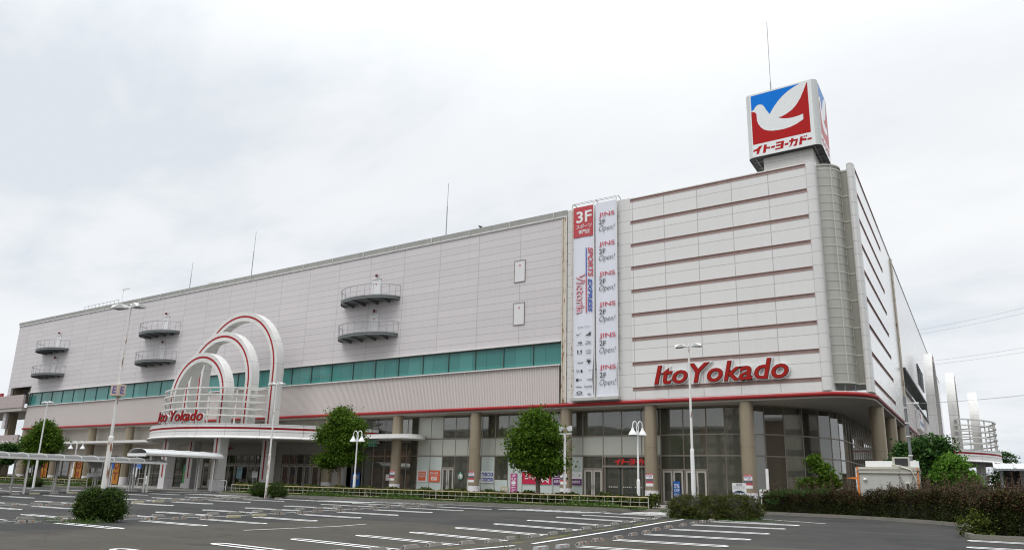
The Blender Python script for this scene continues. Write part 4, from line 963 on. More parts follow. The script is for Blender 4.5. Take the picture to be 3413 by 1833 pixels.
for a, b in zip(A[:-1], A[1:]): mb.quad(Y1(-25.73+.25*math.cos(a), 8.72+.12*math.sin(a)), Y1(-25.73+.25*math.cos(b), 8.72+.12*math.sin(b)), Y1(-25.73+.17*math.cos(b), 8.72+.07*math.sin(b)), Y1(-25.73+.17*math.cos(a), 8.72+.07*math.sin(a)))
mb.build('logo', M['black'], b1, recalc=False)
b2 = thing('hanging_banner', 'tall white banner repeating an eyewear shop name six times', 'banner', (-23.4, 49.7, 8.3), 'tall banners on the white tower')
sheet(-24.30, -22.47, 8.34, 24.17, 49.72, M['sheet'], b2)
for zt in (22.82, 20.32, 17.82, 15.33, 12.83, 10.33):
    letter('lettering', 'J!NS', -23.98, -22.60, zt-.02, zt+.44, Y1, M['ink_red'], b2, offset=.012); letter('lettering', '2F', -23.98, -23.42, zt-.55, zt-.15, Y1, M['black'], b2, offset=.004)
    letter('lettering', 'Open!', -23.98, -22.60, zt-1.28, zt-.68, Y1, M['black'], b2, shear=.3, offset=-.012)
fr = thing('banner_frame', 'cream pipe frame holding the two tall banners on the white tower', 'frame', (-24.4, 49.6, 8.1))
for x in (-26.38, -24.40, -22.40):
    MB().tube([(x, 49.62, 8.2), (x, 49.62, 24.2), (x, 49.66, 24.45), (x+.02, 49.85, 24.58), (x+.05, 50.2, 24.5), (x+.05, 50.6, 24.2)], .045, 8).build('pole', M['cream_rust'] if x < -26 else M['white_trim'], fr, smooth=True)
MB().box(-26.44, -22.34, 49.45, 49.98, 8.06, 8.32).build('sill', M['flash'], fr, bevel=.02)
for z in (24.38, 24.5): MB().tube([(-26.38, 49.75, z), (-22.4, 49.75, z)], .02, 6).build('top_rod', M['steel'], fr)
m_ = MB()
for x in (-26.38, -24.4, -22.4):
    for z in (10.5, 13, 15.5, 18, 20.5, 22.8): m_.box(x-.02, x+.02, 49.64, 50.0, z, z+.04)
m_.build('wall_clamp', M['steel'], fr)
def wire(label, a, b, sag, r):
    P = [tuple(a[i]+(b[i]-a[i])*t-(sag*4*t*(1-t) if i == 2 else 0) for i in range(3)) for t in np.linspace(0, 1, 24)]
    tag(MB().tube(P, r*.55, 5).build('power_line', M['wire'], None), label, 'cable')
# ------------------------------------------------------------------ plants
def leafcloud(C, size, flat=.35, jit=.35, aspect=.55):
    """one small two-triangle leaf at every point"""
    n = len(C); N = RNG.normal(size=(n, 3)); N[:, 2] += flat*2; N /= np.linalg.norm(N, axis=1)[:, None]
    A = RNG.normal(size=(n, 3)); T = np.cross(N, A); T /= np.linalg.norm(T, axis=1)[:, None]; Bv = np.cross(N, T)
    s = size*(1+RNG.uniform(-jit, jit, n))[:, None]
    P = np.stack([C-T*s, C-Bv*s*aspect+N*s*.12, C+T*s, C+Bv*s*aspect+N*s*.12], 1).reshape(-1, 3)
    return P, np.arange(4*n).reshape(n, 4)
def foliage(name, C, size, m, parent, **k):
    o = wloc(parent); P, F = leafcloud(C, size, **k)
    return link(name, npmesh(name, P-np.array(o), F), m, parent)
def lumps(E, N, clump=.28, per=26, shell=2.0):
    """leaf points gathered in clumps through a union of ellipsoids (x, y, z, rx, ry, rz)"""
    vol = np.array([e[3]*e[4]*e[5] for e in E])**.75; vol /= vol.sum(); out = []
    for e, w in zip(E, vol):
        k = max(3, int(N*w/per)); D = RNG.normal(size=(k, 3)); D /= np.linalg.norm(D, axis=1)[:, None]
        r = RNG.uniform(.12, 1, k)**(1/shell)*np.where(RNG.random(k) < .11, RNG.uniform(1.0, 1.22, k), 1.0); c = np.array(e[:3])+D*r[:, None]*np.array(e[3:6])
        for q in c:
            s = clump*RNG.uniform(.45, 1.45); m = RNG.integers(int(per*.6), int(per*1.4))
            out.append(q+RNG.normal(size=(m, 3))*np.array([s, s, s*.55]))
    return np.concatenate(out)
def tree(label, x, y, z, th, r, E, N, m='leaf', size=.10, group=None, cat='tree', name='tree', clump=.28, limbs=7):
    t = thing(name, label, cat, (x, y, z), group)
    cx, cy, cz = np.mean([e[0] for e in E]), np.mean([e[1] for e in E]), np.mean([e[2] for e in E])
    mb = MB(); mb.tube([(x, y, z-.15), (x+.02, y, z+.25), (x+.03, y-.02, z+th*.6), (x+.5*(cx-x)*.3, y, z+th), (x+(cx-x)*.6, y+(cy-y)*.6, z+th+(cz-z-th)*.9)], [r*1.35, r*1.05, r*.92, r*.8, r*.3], 10)
    for k in range(limbs):
        e = E[k % len(E)]; a = random.uniform(0, 2*PI); q = random.uniform(.35, .75)
        tip = (e[0]+e[3]*q*math.cos(a), e[1]+e[4]*q*math.sin(a), e[2]+e[5]*random.uniform(-.2, .6)); s0 = (x+(cx-x)*.3, y, z+th*random.uniform(.8, 1.15))
        mid = tuple((s0[i]+tip[i])/2+random.uniform(-.12, .12) for i in range(3)); mb.tube([s0, mid, tip], [r*.45, r*.3, r*.1], 6)
    mb.build('trunk', M['trunk'], t, smooth=True)
    foliage('crown', lumps(E, N, clump), size, M[m], t)
    return t
TG = 'street trees in the planting strip'
tree('broad ragged green tree between the arched canopy and the coffee canopy', -41.8, 40.55, .45, 2.0, .17,
     [(-41.95, 40.55, 6.22, 0.95, 0.95, 0.85), (-42.65, 40.45, 5.32, 1.25, 1.10, 0.70), (-40.95, 40.65, 5.62, 1.05, 1.0, .75), (-43.25, 40.45, 4.87, 0.85, 0.80, 0.45), (-41.65, 40.45, 4.42, 1.35, 1.20, 0.75), (-42.65, 40.45, 3.22, 1.25, 1.10, 0.50), (-41.15, 40.65, 3.32, 1.10, 1.00, 0.50), (-40.35, 40.55, 4.72, .75, .7, .45), (-43.05, 40.45, 2.87, 0.75, 0.70, 0.35), (-41.90, 40.55, 6.92, 0.45, 0.45, 0.35)], 30000, 'leaf', .092, TG)
tree('egg shaped bright green tree left of the white tower banners', -23.35, 39.5, .45, 1.45, .16,
     [(-23.5, 39.5, 5.35, 1.05, 1.05, .95), (-23.9, 39.4, 4.4, 1.35, 1.2, 1.0), (-22.95, 39.6, 4.5, 1.2, 1.1, 1.1), (-23.3, 39.5, 3.2, 1.4, 1.3, .75), (-22.3, 39.5, 2.85, .85, .8, .45), (-24.4, 39.5, 3.35, .9, .9, .7), (-23.0, 39.5, 2.5, .8, .8, .35)], 32000, 'leaf', .092, TG)
tree('wide dark green tree behind the covered walkway at the left', -86.4, 39.5, .45, 1.4, .2,
     [(-87.4, 39.0, 5.0, 1.25, 1.25, 1.0), (-86.7, 39.6, 6.1, 1.15, 1.15, .9), (-86.2, 40.0, 4.9, 1.3, 1.3, 1.0), (-86.9, 39.4, 3.8, 1.6, 1.6, .8), (-86.6, 39.6, 6.85, .6, .6, .4), (-86.5, 39.0, 3.0, 1.0, 1.0, .5)], 22000, 'leaf', .12, TG)
tree('small dark green tree at the left edge beside the ramp', -95.7, 39.5, .45, 1.5, .16,
     [(-96.5, 39.3, 3.9, 1.25, 1.2, .75), (-95.3, 39.9, 4.2, 1.2, 1.2, .7), (-95.8, 39.5, 3.1, 1.5, 1.4, .5)], 9000, 'leaf_dark', .14, TG)
tree('bushy dark green tree beside the kiosk and the steel pole', -2.4, 47.5, .3, 1.0, .14,
     [(-3.2, 47.6, 3.7, 1.0, 1.0, .9), (-2.1, 47.5, 4.1, .95, .9, .75), (-3.7, 47.5, 2.9, .8, .9, .8), (-2.6, 47.2, 2.6, 1.2, 1.1, .9), (-1.6, 47.3, 2.9, .7, .8, .7)], 17000, 'leaf_dark', .10, None, clump=.22)
tree('bright light green young tree in front of the darker kiosk tree', -1.15, 46.3, .3, .8, .09,
     [(-1.25, 46.2, 3.2, .62, .6, .6), (-1.5, 46.2, 2.5, .75, .7, .6), (-.75, 46.2, 2.4, .6, .6, .55), (-.45, 46.3, 1.9, .5, .5, .4)], 9000, 'leaf_bright', .09, None, clump=.2)
tree('slender sapling with leafy clumps rising above the brown hedge', -7.55, 43.9, .3, 1.7, .03,
     [(-7.85, 43.9, 3.35, .34, .32, .26), (-7.5, 43.9, 2.9, .42, .36, .22), (-7.2, 43.9, 2.5, .45, .4, .25), (-8.2, 43.9, 2.05, .6, .5, .3), (-7.0, 43.9, 2.05, .45, .4, .25), (-7.6, 43.9, 3.1, .3, .3, .2)], 4600, 'leaf', .085, None, name='sapling', clump=.14, limbs=5)
tree('round dark green tree far behind the right arched canopy', 3.4, 125, .4, 2.2, .25,
     [(3.2, 125, 6.6, 1.3, 1.4, 1.4), (4.1, 125, 5.6, 1.1, 1.2, 1.0), (2.6, 125, 5.2, 1.2, 1.2, 1.2), (3.4, 125, 4.2, 1.6, 1.5, .8)], 6000, 'leaf_dark', .12, None)
tree('dark green tree far right behind the shelter roof', 1.6, 96, .4, 1.6, .2, [(1.4, 97, 3.4, 1.1, 1.1, .9), (1.9, 97, 2.4, 1.3, 1.2, .8)], 3000, 'leaf_dark', .1, None)

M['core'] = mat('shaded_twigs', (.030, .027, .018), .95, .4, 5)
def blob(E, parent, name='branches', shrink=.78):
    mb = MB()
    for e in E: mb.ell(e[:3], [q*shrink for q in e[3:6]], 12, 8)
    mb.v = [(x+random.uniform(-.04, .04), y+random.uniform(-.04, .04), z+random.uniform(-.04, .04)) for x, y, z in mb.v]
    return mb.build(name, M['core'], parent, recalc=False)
def bush(label, E, N, m, size, group=None, name='bush', cat='bush', clump=.10, shell=7, twigs=30, core=True):
    x, y = np.mean([e[0] for e in E]), np.mean([e[1] for e in E]); t = thing(name, label, cat, (x, y, gz(x, y)), group)
    C = lumps(E, N, clump, 18, shell); C = C[C[:, 2] > gz(x, y)-.02]
    foliage('foliage', C, size, M[m], t)
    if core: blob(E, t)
    mb = MB()
    for k in range(twigs):
        e = random.choice(E); a = random.uniform(0, 2*PI); q = random.uniform(.2, .85); s0 = (e[0]+e[3]*q*math.cos(a), e[1]+e[4]*q*math.sin(a), e[2]+e[5]*math.sqrt(1-q*q)*.85)
        mb.tube([s0, (s0[0]+random.uniform(-.06, .06), s0[1]+random.uniform(-.06, .06), s0[2]+random.uniform(.1, .32))], [.006, .002], 4)
    if twigs: tag(mb.build('twig', M['twig'], t), kind='stuff')
    return t
BG = 'clipped round bushes on the parking islands'
bush('big clipped green bush around the foot of the rusty lamp post', [(-26.48, 13.95, .60, .42, .42, .54), (-26.08, 14.45, .60, .42, .42, .54), (-26.3, 14.2, .70, .46, .44, .46), (-26.5, 13.92, .40, .42, .42, .38), (-26.05, 14.5, .40, .42, .42, .38)], 30000, 'bush', .032, BG, clump=.075)
bush('rounded clipped bush left of the middle lamp post', [(-43.85, 34.75, .84, .50, .50, .52), (-43.7, 34.9, .66, .50, .50, .40)], 7500, 'bush', .04, BG); bush('rounded clipped bush right of the middle lamp post', [(-42.05, 34.95, .86, .50, .50, .54), (-41.9, 35.0, .66, .50, .50, .42)], 7500, 'bush', .04, BG)
bush('dark round bush beside the left lamp post and the walkway', [(-79.7, 35.9, .72, .62, .62, .52), (-79.2, 36.2, .68, .58, .58, .48)], 6000, 'bush', .045, BG)
bush('long untidy box hedge around the foot of the central lamp post', [(-12.1, 34.1, .74, .62, 1.0, .60), (-11.4, 34.1, .76, .85, 1.0, .60), (-10.6, 34.3, .76, .9, 1.0, .60), (-9.8, 34.6, .80, .85, 1.0, .62), (-9.3, 35.0, .76, .62, .95, .60), (-11.9, 33.8, .48, .8, .85, .45), (-10.9, 33.8, .48, .9, .85, .45), (-9.7, 34.2, .5, .8, .85, .45)], 44000, 'hedge_mix', .036, None, 'hedge', 'hedge', clump=.085, twigs=260)

def hedge(label, line, depth, top, N, m, size, twigs, extra=()):
    """mass of leaves behind a kerb line; top = heights along the line"""
    L = np.array(line, float); seg = np.linalg.norm(np.diff(L, axis=0), axis=1); cum = np.concatenate([[0], np.cumsum(seg)])
    t = thing('hedge', label, 'hedge', (L[:, 0].mean(), L[:, 1].mean()+depth/2, .2))
    def P(s, d, h):
        x = np.interp(s, cum, L[:, 0]); y = np.interp(s, cum, L[:, 1]); T = np.interp(s, cum, top)
        return np.stack([x+.25*d, y+.2+d, .28+h*(T-.28)], 1), T
    def pts(n, top=False):
        s = RNG.uniform(0, cum[-1], n); f = RNG.random(n) < .62
        bulge = .09*np.sin(s*.9+.7)+.13*np.sin(s*2.1)+.10*np.sin(s*5.3+1)+.07*np.sin(s*11)
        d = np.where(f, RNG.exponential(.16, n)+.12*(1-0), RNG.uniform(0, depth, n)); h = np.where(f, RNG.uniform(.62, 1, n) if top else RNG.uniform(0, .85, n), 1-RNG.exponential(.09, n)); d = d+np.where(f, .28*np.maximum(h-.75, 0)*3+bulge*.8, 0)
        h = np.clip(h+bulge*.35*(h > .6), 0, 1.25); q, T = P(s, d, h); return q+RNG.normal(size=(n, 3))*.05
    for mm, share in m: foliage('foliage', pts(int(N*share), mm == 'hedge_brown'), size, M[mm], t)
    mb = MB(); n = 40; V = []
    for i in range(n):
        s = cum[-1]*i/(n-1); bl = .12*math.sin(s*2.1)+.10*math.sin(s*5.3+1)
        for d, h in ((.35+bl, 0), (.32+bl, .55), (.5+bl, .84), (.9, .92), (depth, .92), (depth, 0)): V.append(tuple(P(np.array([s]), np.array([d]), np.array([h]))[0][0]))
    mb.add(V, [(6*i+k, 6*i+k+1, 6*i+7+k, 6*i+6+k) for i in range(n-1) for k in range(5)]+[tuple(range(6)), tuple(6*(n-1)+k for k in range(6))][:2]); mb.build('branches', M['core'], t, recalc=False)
    tw = MB(); lv = []
    for k in range(twigs):
        s = random.uniform(0, cum[-1]); q, T = P(np.array([s]), np.array([random.uniform(.1, depth*.7)]), np.array([.95])); q = q[0]; hgt = random.choice((.15, .25, .35, .5)) if k % 5 else random.uniform(.5, .95)
        b = (q[0]+random.uniform(-.25, .25)*hgt, q[1]+random.uniform(-.2, .2)*hgt, q[2]+hgt); c = (b[0]+random.uniform(-.15, .15), b[1], b[2]+hgt*.1)
        tw.tube([tuple(q), tuple((q[i]+b[i])/2+random.uniform(-.03, .03) for i in range(3)), b, c], [.008, .006, .004, .002], 4)
        for j in range(int(6+hgt*22)):
            f = random.uniform(.3, 1.1); lv.append([q[0]+(b[0]-q[0])*f+random.gauss(0, .04), q[1]+(b[1]-q[1])*f+random.gauss(0, .04), q[2]+(b[2]-q[2])*f+random.gauss(0, .03)])
    tag(tw.build('twig', M['twig'], t), kind='stuff'); foliage('sprig', np.array(lv), size*.8, M[extra[0] if extra else 'hedge_mix'], t)
    return t
KERB = [(-10.6, 41.9), (-8.6, 41.5), (-6.2, 41.1), (-4.2, 40.2), (-2.4, 38.9), (-.75, 37.1)]
hedge('long dark reddish brown hedge behind the right kerb in front of the kiosk', KERB+[(-.2, 36.2)], 2.9, [1.5, 1.6, 1.72, 1.75, 1.8, 1.9, 2.0], 52000, (('hedge_brown', .34), ('hedge_shaded', .36), ('hedge_mix', .30)), .038, 330, ('hedge_brown',))
hedge('nearer taller reddish brown hedge at the right edge of the photo', [(-.50, 30.2), (-.2, 29.6), (.4, 29.4), (1.2, 29.5), (3.5, 29.9)], 5.2, [1.3, 1.55, 1.72, 1.8, 1.85], 42000, (('hedge_brown', .42), ('hedge_shaded', .34), ('hedge_mix', .24)), .036, 240, ('hedge_brown',))
bush('clump of light green climbing weeds on the left end of the brown hedge', [(-9.8, 41.8, 1.15, .4, .25, .45), (-9.2, 41.7, 1.5, .6, .4, .2), (-8.3, 41.6, 1.6, .6, .4, .2), (-7.2, 41.5, 1.7, .7, .4, .18)], 1100, 'leaf_dark', .04, None, 'weeds', 'weeds', clump=.12, shell=2, twigs=0, core=False)
bush('tall green weeds at the corner of the nearest right hedge', [(-.35, 29.9, .75, .22, .2, .7), (-.1, 29.6, .6, .25, .2, .5), (-.6, 30.6, .5, .25, .3, .4)], 1500, 'azalea', .045, None, 'weeds', 'weeds', clump=.1, shell=2, twigs=0, core=False)

# kerbs, planting strips, fences
def kerb(label, pts, m='kerb', h=.15, w=.16):
    P = []
    for a, b in zip(pts[:-1], pts[1:]):
        n = max(1, int(math.dist(a, b)/1.0)); P += [(a[0]+(b[0]-a[0])*k/n, a[1]+(b[1]-a[1])*k/n) for k in range(n)]
    P.append(pts[-1]); mb = strip_box(MB(), [(x, y, gz(x, y)-.05) for x, y in P], w, h+.05)
    return tag(mb.build('kerb', M[m]), label, 'kerb')
kerb('mossy stained kerb curving along the long brown hedge', [(-10.6, 41.7), (-8.6, 41.3), (-6.2, 40.9), (-4.2, 40.0), (-2.4, 38.7), (-.75, 36.9), (-.55, 33.5), (-.62, 30.4)], 'kerb')
kerb('grey kerb at the foot of the nearest right hedge', [(-.62, 30.2), (-.45, 29.35), (.0, 29.2), (1.2, 29.25), (3.6, 29.6)], 'kerb')
def planter(label, x0, x1, y0, y1, flabel, hlabel, N, name):
    p = thing('planting_strip', label, 'planter', ((x0+x1)/2, y0, .35))
    e = 1.2 if x1 > -20 else .3
    mb = MB(); P = [(x0, y0), (x1-e*1.6, y0), (x1-e*.5, y0+.45), (x1, y0+1.3), (x1, y1), (x0, y1)]
    mb.prism(P, .1, .50); mb.build('kerb_wall', M['kerb'], p)
    mb = MB(); Q = [(x0+.15, y0+.16), (x1-e*1.6, y0+.16), (x1-e*.5-.1, y0+.6), (x1-.15, y0+1.4), (x1-.15, y1-.15), (x0+.15, y1-.15)]; mb.prism(Q, .45, .515); mb.build('soil', M['soil'], p)
    h = thing('low_hedge', hlabel, 'hedge', ((x0+x1)/2, y0+1.5, .5)); n = N
    xs_ = RNG.uniform(x0+.3, x1-.4, n); w = .5+.12*np.sin(xs_*1.7)+.1*np.sin(xs_*4.1); ys_ = y0+1.15+RNG.random(n)*1.3
    zs_ = .52+(.60+.10*np.sin(xs_*2.3)+.08*np.sin(xs_*6.1+2))*np.sqrt(RNG.random(n))*np.clip(1.3-np.abs(ys_-y0-1.8)*.7, .5, 1)
    blobs_ = None; foliage('foliage', np.stack([xs_, ys_, zs_], 1)+RNG.normal(size=(n, 3))*.03, .085, M['azalea'], h)
    n2 = n//2; gx_ = RNG.uniform(x0+.1, x1-.5, n2); gy_ = y0+.15+RNG.random(n2)**1.5*1.1; gh = .10*(1+np.sin(gx_*3.1)*.4+np.sin(gx_*.9))
    tag(foliage('grass', np.stack([gx_, gy_, .50+np.abs(RNG.normal(size=n2))*np.clip(gh, .03, .3)], 1), .05, M['grass'], None, flat=-.2), kind='stuff')
    f = thing('handrail_fence', flabel, 'fence', ((x0+x1)/2, y0+.9, .5)); y = y0+.9
    xa, xb = x0+.3, x1-.55
    MB().tube([(xa, y, 1.10), (xb, y, 1.10)], .032, 6).build('top_rail', M['fence_tan'], f)
    MB().tube([(xa, y, .84), (xb, y, .84)], .016, 5).build('rail', M['fence_grey'], f); MB().tube([(xa, y, .60), (xb, y, .60)], .022, 5).build('rail', M['fence_tan'], f)
    k = 0; x = xb
    while x >= xa:
        big = k % 4 == 0
        MB().tube([(x, y, .45 if big else .60), (x, y, 1.10)], .026 if big else .011, 6).build('post' if big else 'baluster', M['fence_grey'], f); x -= .53; k += 1
planter('long planting strip with mossy kerb in front of the glazed shops', -51.9, -15.0, 37.35, 40.4, 'tan handrail fence running in front of the glazed shops', 'low azalea hedge in front of the glazed shops', 30000, 'a')
planter('planting strip at the far left in front of the orange posters', -97.5, -73.4, 37.35, 40.4, 'tan handrail fence at the far left below the orange posters', 'low hedge at the far left below the orange posters', 15000, 'b')
# loose grass along kerbs and islands
C = []
for (x, y, n, s, h) in [(-26.4, 13.1, 420, .9, .07), (-25.2, 13.4, 260, .5, .10), (-10.4, 33.0, 700, 1.6, .07), (-8.8, 33.9, 350, .7, .10), (-14.5, 38.2, 260, .3, .08), (-11.6, 26.0, 60, .15, .10), (-12.6, 20.1, 50, .12, .08), (-28.1, 21.6, 50, .2, .06), (-12.2, 22.5, 40, .3, .04), (-11.3, 17.3, 40, .2, .05)]:
    px = RNG.normal(x, s, n); py = RNG.normal(y, s*.35, n); C.append(np.stack([px, py, np.array([gz(a, b) for a, b in zip(px, py)])+np.abs(RNG.normal(size=n))*h], 1))
for a, b in zip(KERB[:-1], KERB[1:]):
    n = 260; f = RNG.random(n); px = a[0]+(b[0]-a[0])*f+RNG.normal(size=n)*.05; py = a[1]+(b[1]-a[1])*f+RNG.normal(size=n)*.10-.02; C.append(np.stack([px, py, .33+np.abs(RNG.normal(size=n))*.10], 1))
tag(foliage('grass', np.concatenate(C), .035, M['grass'], None, flat=-.2, aspect=.25), kind='stuff')

# the street behind the photographer: it shows only as reflections in the shop glass
M['apt'] = mat('apartment_render', (.50, .46, .40), .7, .08, .3, streak=.3, grid=(0, 3.2, 0, 2.9, 1.2, .9), jd=.35)
M['apt2'] = mat('red_brown_apartment_render', (.30, .16, .11), .7, .1, .3, streak=.3, grid=(0, 2.6, .7, 3.0, 1.0, 1.1), jd=.5)
for lb, x0, x1, y0, y1, h, m in (('long cream apartment block across the street, mirrored in the shop glass', -62, -30, -46, -34, 13, 'apt'), ('red brown apartment block across the street, mirrored in the shop glass', -22, -6, -40, -30, 17, 'apt2'),
        ('tall cream apartment tower across the street, mirrored in the curved glass', 6, 20, -52, -40, 24, 'apt'), ('wide cream apartment block far down the street, mirrored in the shop glass', -112, -68, -52, -38, 14, 'apt'), ('long red brown block far down the street, mirrored in the lobby glass', -172, -118, -58, -42, 12, 'apt2'), ('long cream block at the far end of the street, mirrored in the lobby glass', -270, -180, -70, -50, 17, 'apt'), ('low cream shop row across the street, mirrored in the shop glass', 24, 60, -30, -20, 7, 'apt'), ('red brown block beyond the side street, mirrored in the curved glass', 48, 62, 20, 42, 12, 'apt2'), ('cream block beyond the side street, mirrored in the curved glass', 44, 60, 52, 78, 16, 'apt')):
    t = thing('apartment_block', lb, 'building', ((x0+x1)/2, y0, 0)); MB().box(x0, x1, y0, y1, -1, h).build('wall', M[m], t); MB().box(x0-.3, x1+.3, y0-.3, y1+.3, h, h+.5).build('roof', M['flash'], t)
for k, x in enumerate((-34, -19, -3, 16)):
    t = thing('utility_pole', f'concrete utility pole across the street, {("far left", "left", "middle", "right")[k]} one mirrored in the glass', 'pole', (x, -22, 0)); MB().tube([(x, -22, -1), (x, -22, 11)], [.17, .11], 10).build('pole', M['concrete'], t); MB().box(x-1, x+1, -22.1, -21.9, 10, 10.15).box(x-.8, x+.8, -22.1, -21.9, 9, 9.15).build('crossarm', M['steel'], t)
    MB().tube([(x+.4, -22, 7.5), (x+.4, -22, 8.4)], .28, 10).build('transformer', M['steel'], t)
for k, z in enumerate((10.2, 9.2, 8.0)): wire(f'{("upper", "middle", "lower")[k]} street cable mirrored in the shop glass', (-60, -22, z), (50, -22, z), 1.2, .05)
for k, (x, y) in enumerate(((-27, -26), (1, -24), (30, 12))): tree(f'{("left", "middle", "right")[k]} street tree mirrored in the shop glass', x, y, 0, 2.2, .2, [(x, y, 4.5, 2.4, 2.2, 2.0), (x+1, y, 6, 1.6, 1.6, 1.4)], 2500, 'leaf_dark', .22, 'street trees across the road')

# ------------------------------------------------------------------ wheel stops
ORD = 'zero first second third fourth fifth sixth seventh eighth ninth tenth eleventh twelfth thirteenth fourteenth fifteenth sixteenth seventeenth eighteenth nineteenth twentieth twenty-first twenty-second'.split()
def pix(x, y, z):
    d = Vector((x, y, z-1.6)); c = [sum(a*b for a, b in zip(r, d)) for r in _r]
    return (2385.62*c[0]/c[2]+1706.5, 2385.62*c[1]/c[2]+1047.95) if c[2] > .1 else (-9e9, 9e9)
def stop_proto(kind):
    l, w, h = .33, .085, .10; V = []
    if kind == 'concrete':
        V = [(-w, -l, 0), (w, -l, 0), (w, l, 0), (-w, l, 0), (-w*.48, -l*.72, h), (w*.48, -l*.72, h), (w*.48, l*.72, h), (-w*.48, l*.72, h)]
    else:
        V = [(-w*.9, -l, 0), (w*.9, -l, 0), (w*.9, l, 0), (-w*.9, l, 0), (-w*.75, -l*.95, h), (w*.75, -l*.95, h), (w*.75, l*.95, h), (-w*.75, l*.95, h)]
    mb = MB(); mb.add(V, [(3, 2, 1, 0), (4, 5, 6, 7), (0, 1, 5, 4), (1, 2, 6, 5), (2, 3, 7, 6), (3, 0, 4, 7)])
    m = {'concrete': M['concrete'], 'grey': M['stop_new'], 'yellow': M['stop_yellow']}[kind]
    o = mb.build('wheel_stop', m, None, bevel=.006); parts = []
    if kind == 'concrete':
        for sg in (-1, 1):
            mb = MB(); mb.poly([(-.045, sg*(l-.012), .012), (.045, sg*(l-.012), .012), (.02, sg*(l*.86), .075), (-.02, sg*(l*.86), .075)]); parts.append(mb.build('end_hole', M['dark'], o, recalc=False))
        mb = MB(); mb.add([(w*.99-.004, -.022, .02), (w*.99-.004, .022, .02), (w*.60, .022, .11), (w*.60, -.022, .11)], [(0, 1, 2, 3)]); parts.append(mb.build('groove', M['dark'], o, recalc=False))
    if kind != 'yellow':
        for yy in (-.17, .17):
            mb = MB(); xo = w*.80 if kind == 'concrete' else w*.86
            mb.box(xo-.012, xo+.006, yy-.028, yy+.028, .05, .085); parts.append(mb.build('reflector', M['reflector'], o))
    for q in [o]+parts: COL.objects.unlink(q)
    return o, parts
PROTO = {k: stop_proto(k) for k in ('concrete', 'grey', 'yellow')}
def place_stop(kind, x, y, flip, label, group='wheel stops in the parking bays'):
    o, parts = PROTO[kind]; c = o.copy(); COL.objects.link(c); c.location = (x, y, gz(x, y)-.004)
    c.rotation_euler = (0, 0, (PI if flip else 0)+random.uniform(-.05, .05)); tag(c, label, 'wheel stop', group)
    for p in parts:
        q = p.copy(); COL.objects.link(q); q.parent = c
KN = {'concrete': 'grey concrete', 'grey': 'pale grey', 'yellow': 'faded yellow'}
def stop_row(x, lines, flip, desc, special=()):
    k = 0
    for yl in lines:
        for dy in (-.64, .62):
            y = yl+dy; px, py = pix(x, y, gz(x, y)+.06)
            if not (-60 < px < 3440 and py < 1870): continue
            k += 1; kind = dict(special).get(k, 'concrete'); xx = x+random.uniform(-.10, .10)
            place_stop(kind, xx, y+random.uniform(-.08, .08), flip, f'{KN[kind]} wheel stop, {ORD[k]} from the front in the {desc} line')
stop_row(-12.65, AY, True, 'left row by the nearest', ())
stop_row(-10.3, [16.9+2.5*k for k in range(0, 7)], False, 'right row by the nearest', ((2, 'grey'), (3, 'grey')))
stop_row(-28.75, [12.3, 14.9, 17.4, 19.9, 22.3, 24.75, 27.25, 29.9, 32.4, 34.9], True, 'left row by the middle', ())
stop_row(-26.6, BR, False, 'right row by the middle', ((7, 'yellow'), (8, 'yellow')))
stop_row(-42.8, [14.2, 16.7, 19.0, 21.3, 23.7, 26.1, 28.4, 30.8, 33.2], True, 'left row by the farther', ())
stop_row(-40.7, [16.1, 18.4, 20.9, 23.5, 25.9, 28.4, 30.9, 33.4], False, 'right row by the farther', ((5, 'grey'), (6, 'grey'), (7, 'yellow'), (8, 'yellow')))
stop_row(-57.2, [20.5, 23, 25.5, 28, 30.5], True, 'row beside the covered walkway', ((3, 'yellow'), (5, 'yellow'), (7, 'yellow')))

# ------------------------------------------------------------------ lamp posts
def parking_lamp(label, x, y, zt, heads, post='white_rust', sleeve='white_rust', r=.10, rs=.17, zs=3.0, ang=0.):
    z0 = gz(x, y); t = thing('parking_lamp', label, 'lamp post', (x, y, z0), 'tall lamp posts in the car park')
    MB().tube([(x, y, z0+zs*.98), (x, y, z0+zs+(zt-zs)*.5), (x, y, zt)], [r, r*.92, r*.72], 14).build('pole', M[post], t, smooth=True)
    MB().lathe((x, y, 0), [(rs*1.08, z0), (rs*1.02, z0+.3), (rs*.95, z0+zs-.06), (rs*.85, z0+zs), (r, z0+zs+.03)], 16).build('base_sleeve', M[sleeve], t, smooth=True)
    MB().lathe((x, y, 0), [(r*.8, zt-.02), (r*.8, zt+.10), (0, zt+.13)], 12).build('cap', M['white'], t, smooth=True)
    for a in heads:
        c, s = math.cos(a), math.sin(a); f = lambda u, v, z: (x+u*c-v*s, y+u*s+v*c, z)
        MB().tube([f(0, 0, zt-.02), f(.22, 0, zt)], .035, 8).build('arm', M['white'], t)
        h = MB(); L0, L1 = .14, .68
        h.add([f(L0, -.10, zt-.05), f(L0, .10, zt-.05), f(L1-.02, .20, zt-.07), f(L1-.02, -.20, zt-.07), f(L0, -.07, zt+.05), f(L0, .07, zt+.05), f(L0+.2, .17, zt+.12), f(L1, .14, zt+.05), f(L1, -.14, zt+.05), f(L0+.2, -.17, zt+.12)],
              [(0, 1, 2, 3)[::-1], (4, 5, 6, 9), (9, 6, 7, 8), (0, 4, 9, 3), (3, 9, 8), (1, 2, 6, 5), (2, 7, 6), (0, 1, 5, 4), (3, 8, 7, 2)])
        h = h.build('lamp_head', M['white'], t, bevel=.008)
        g = MB(); g.add([f(.28, -.12, zt-.064), f(.28, .12, zt-.064), f(.63, .15, zt-.078), f(.63, -.15, zt-.078)], [(0, 1, 2, 3)]); g.build('lens', M['lamp_glass'], h, recalc=False)
    return t
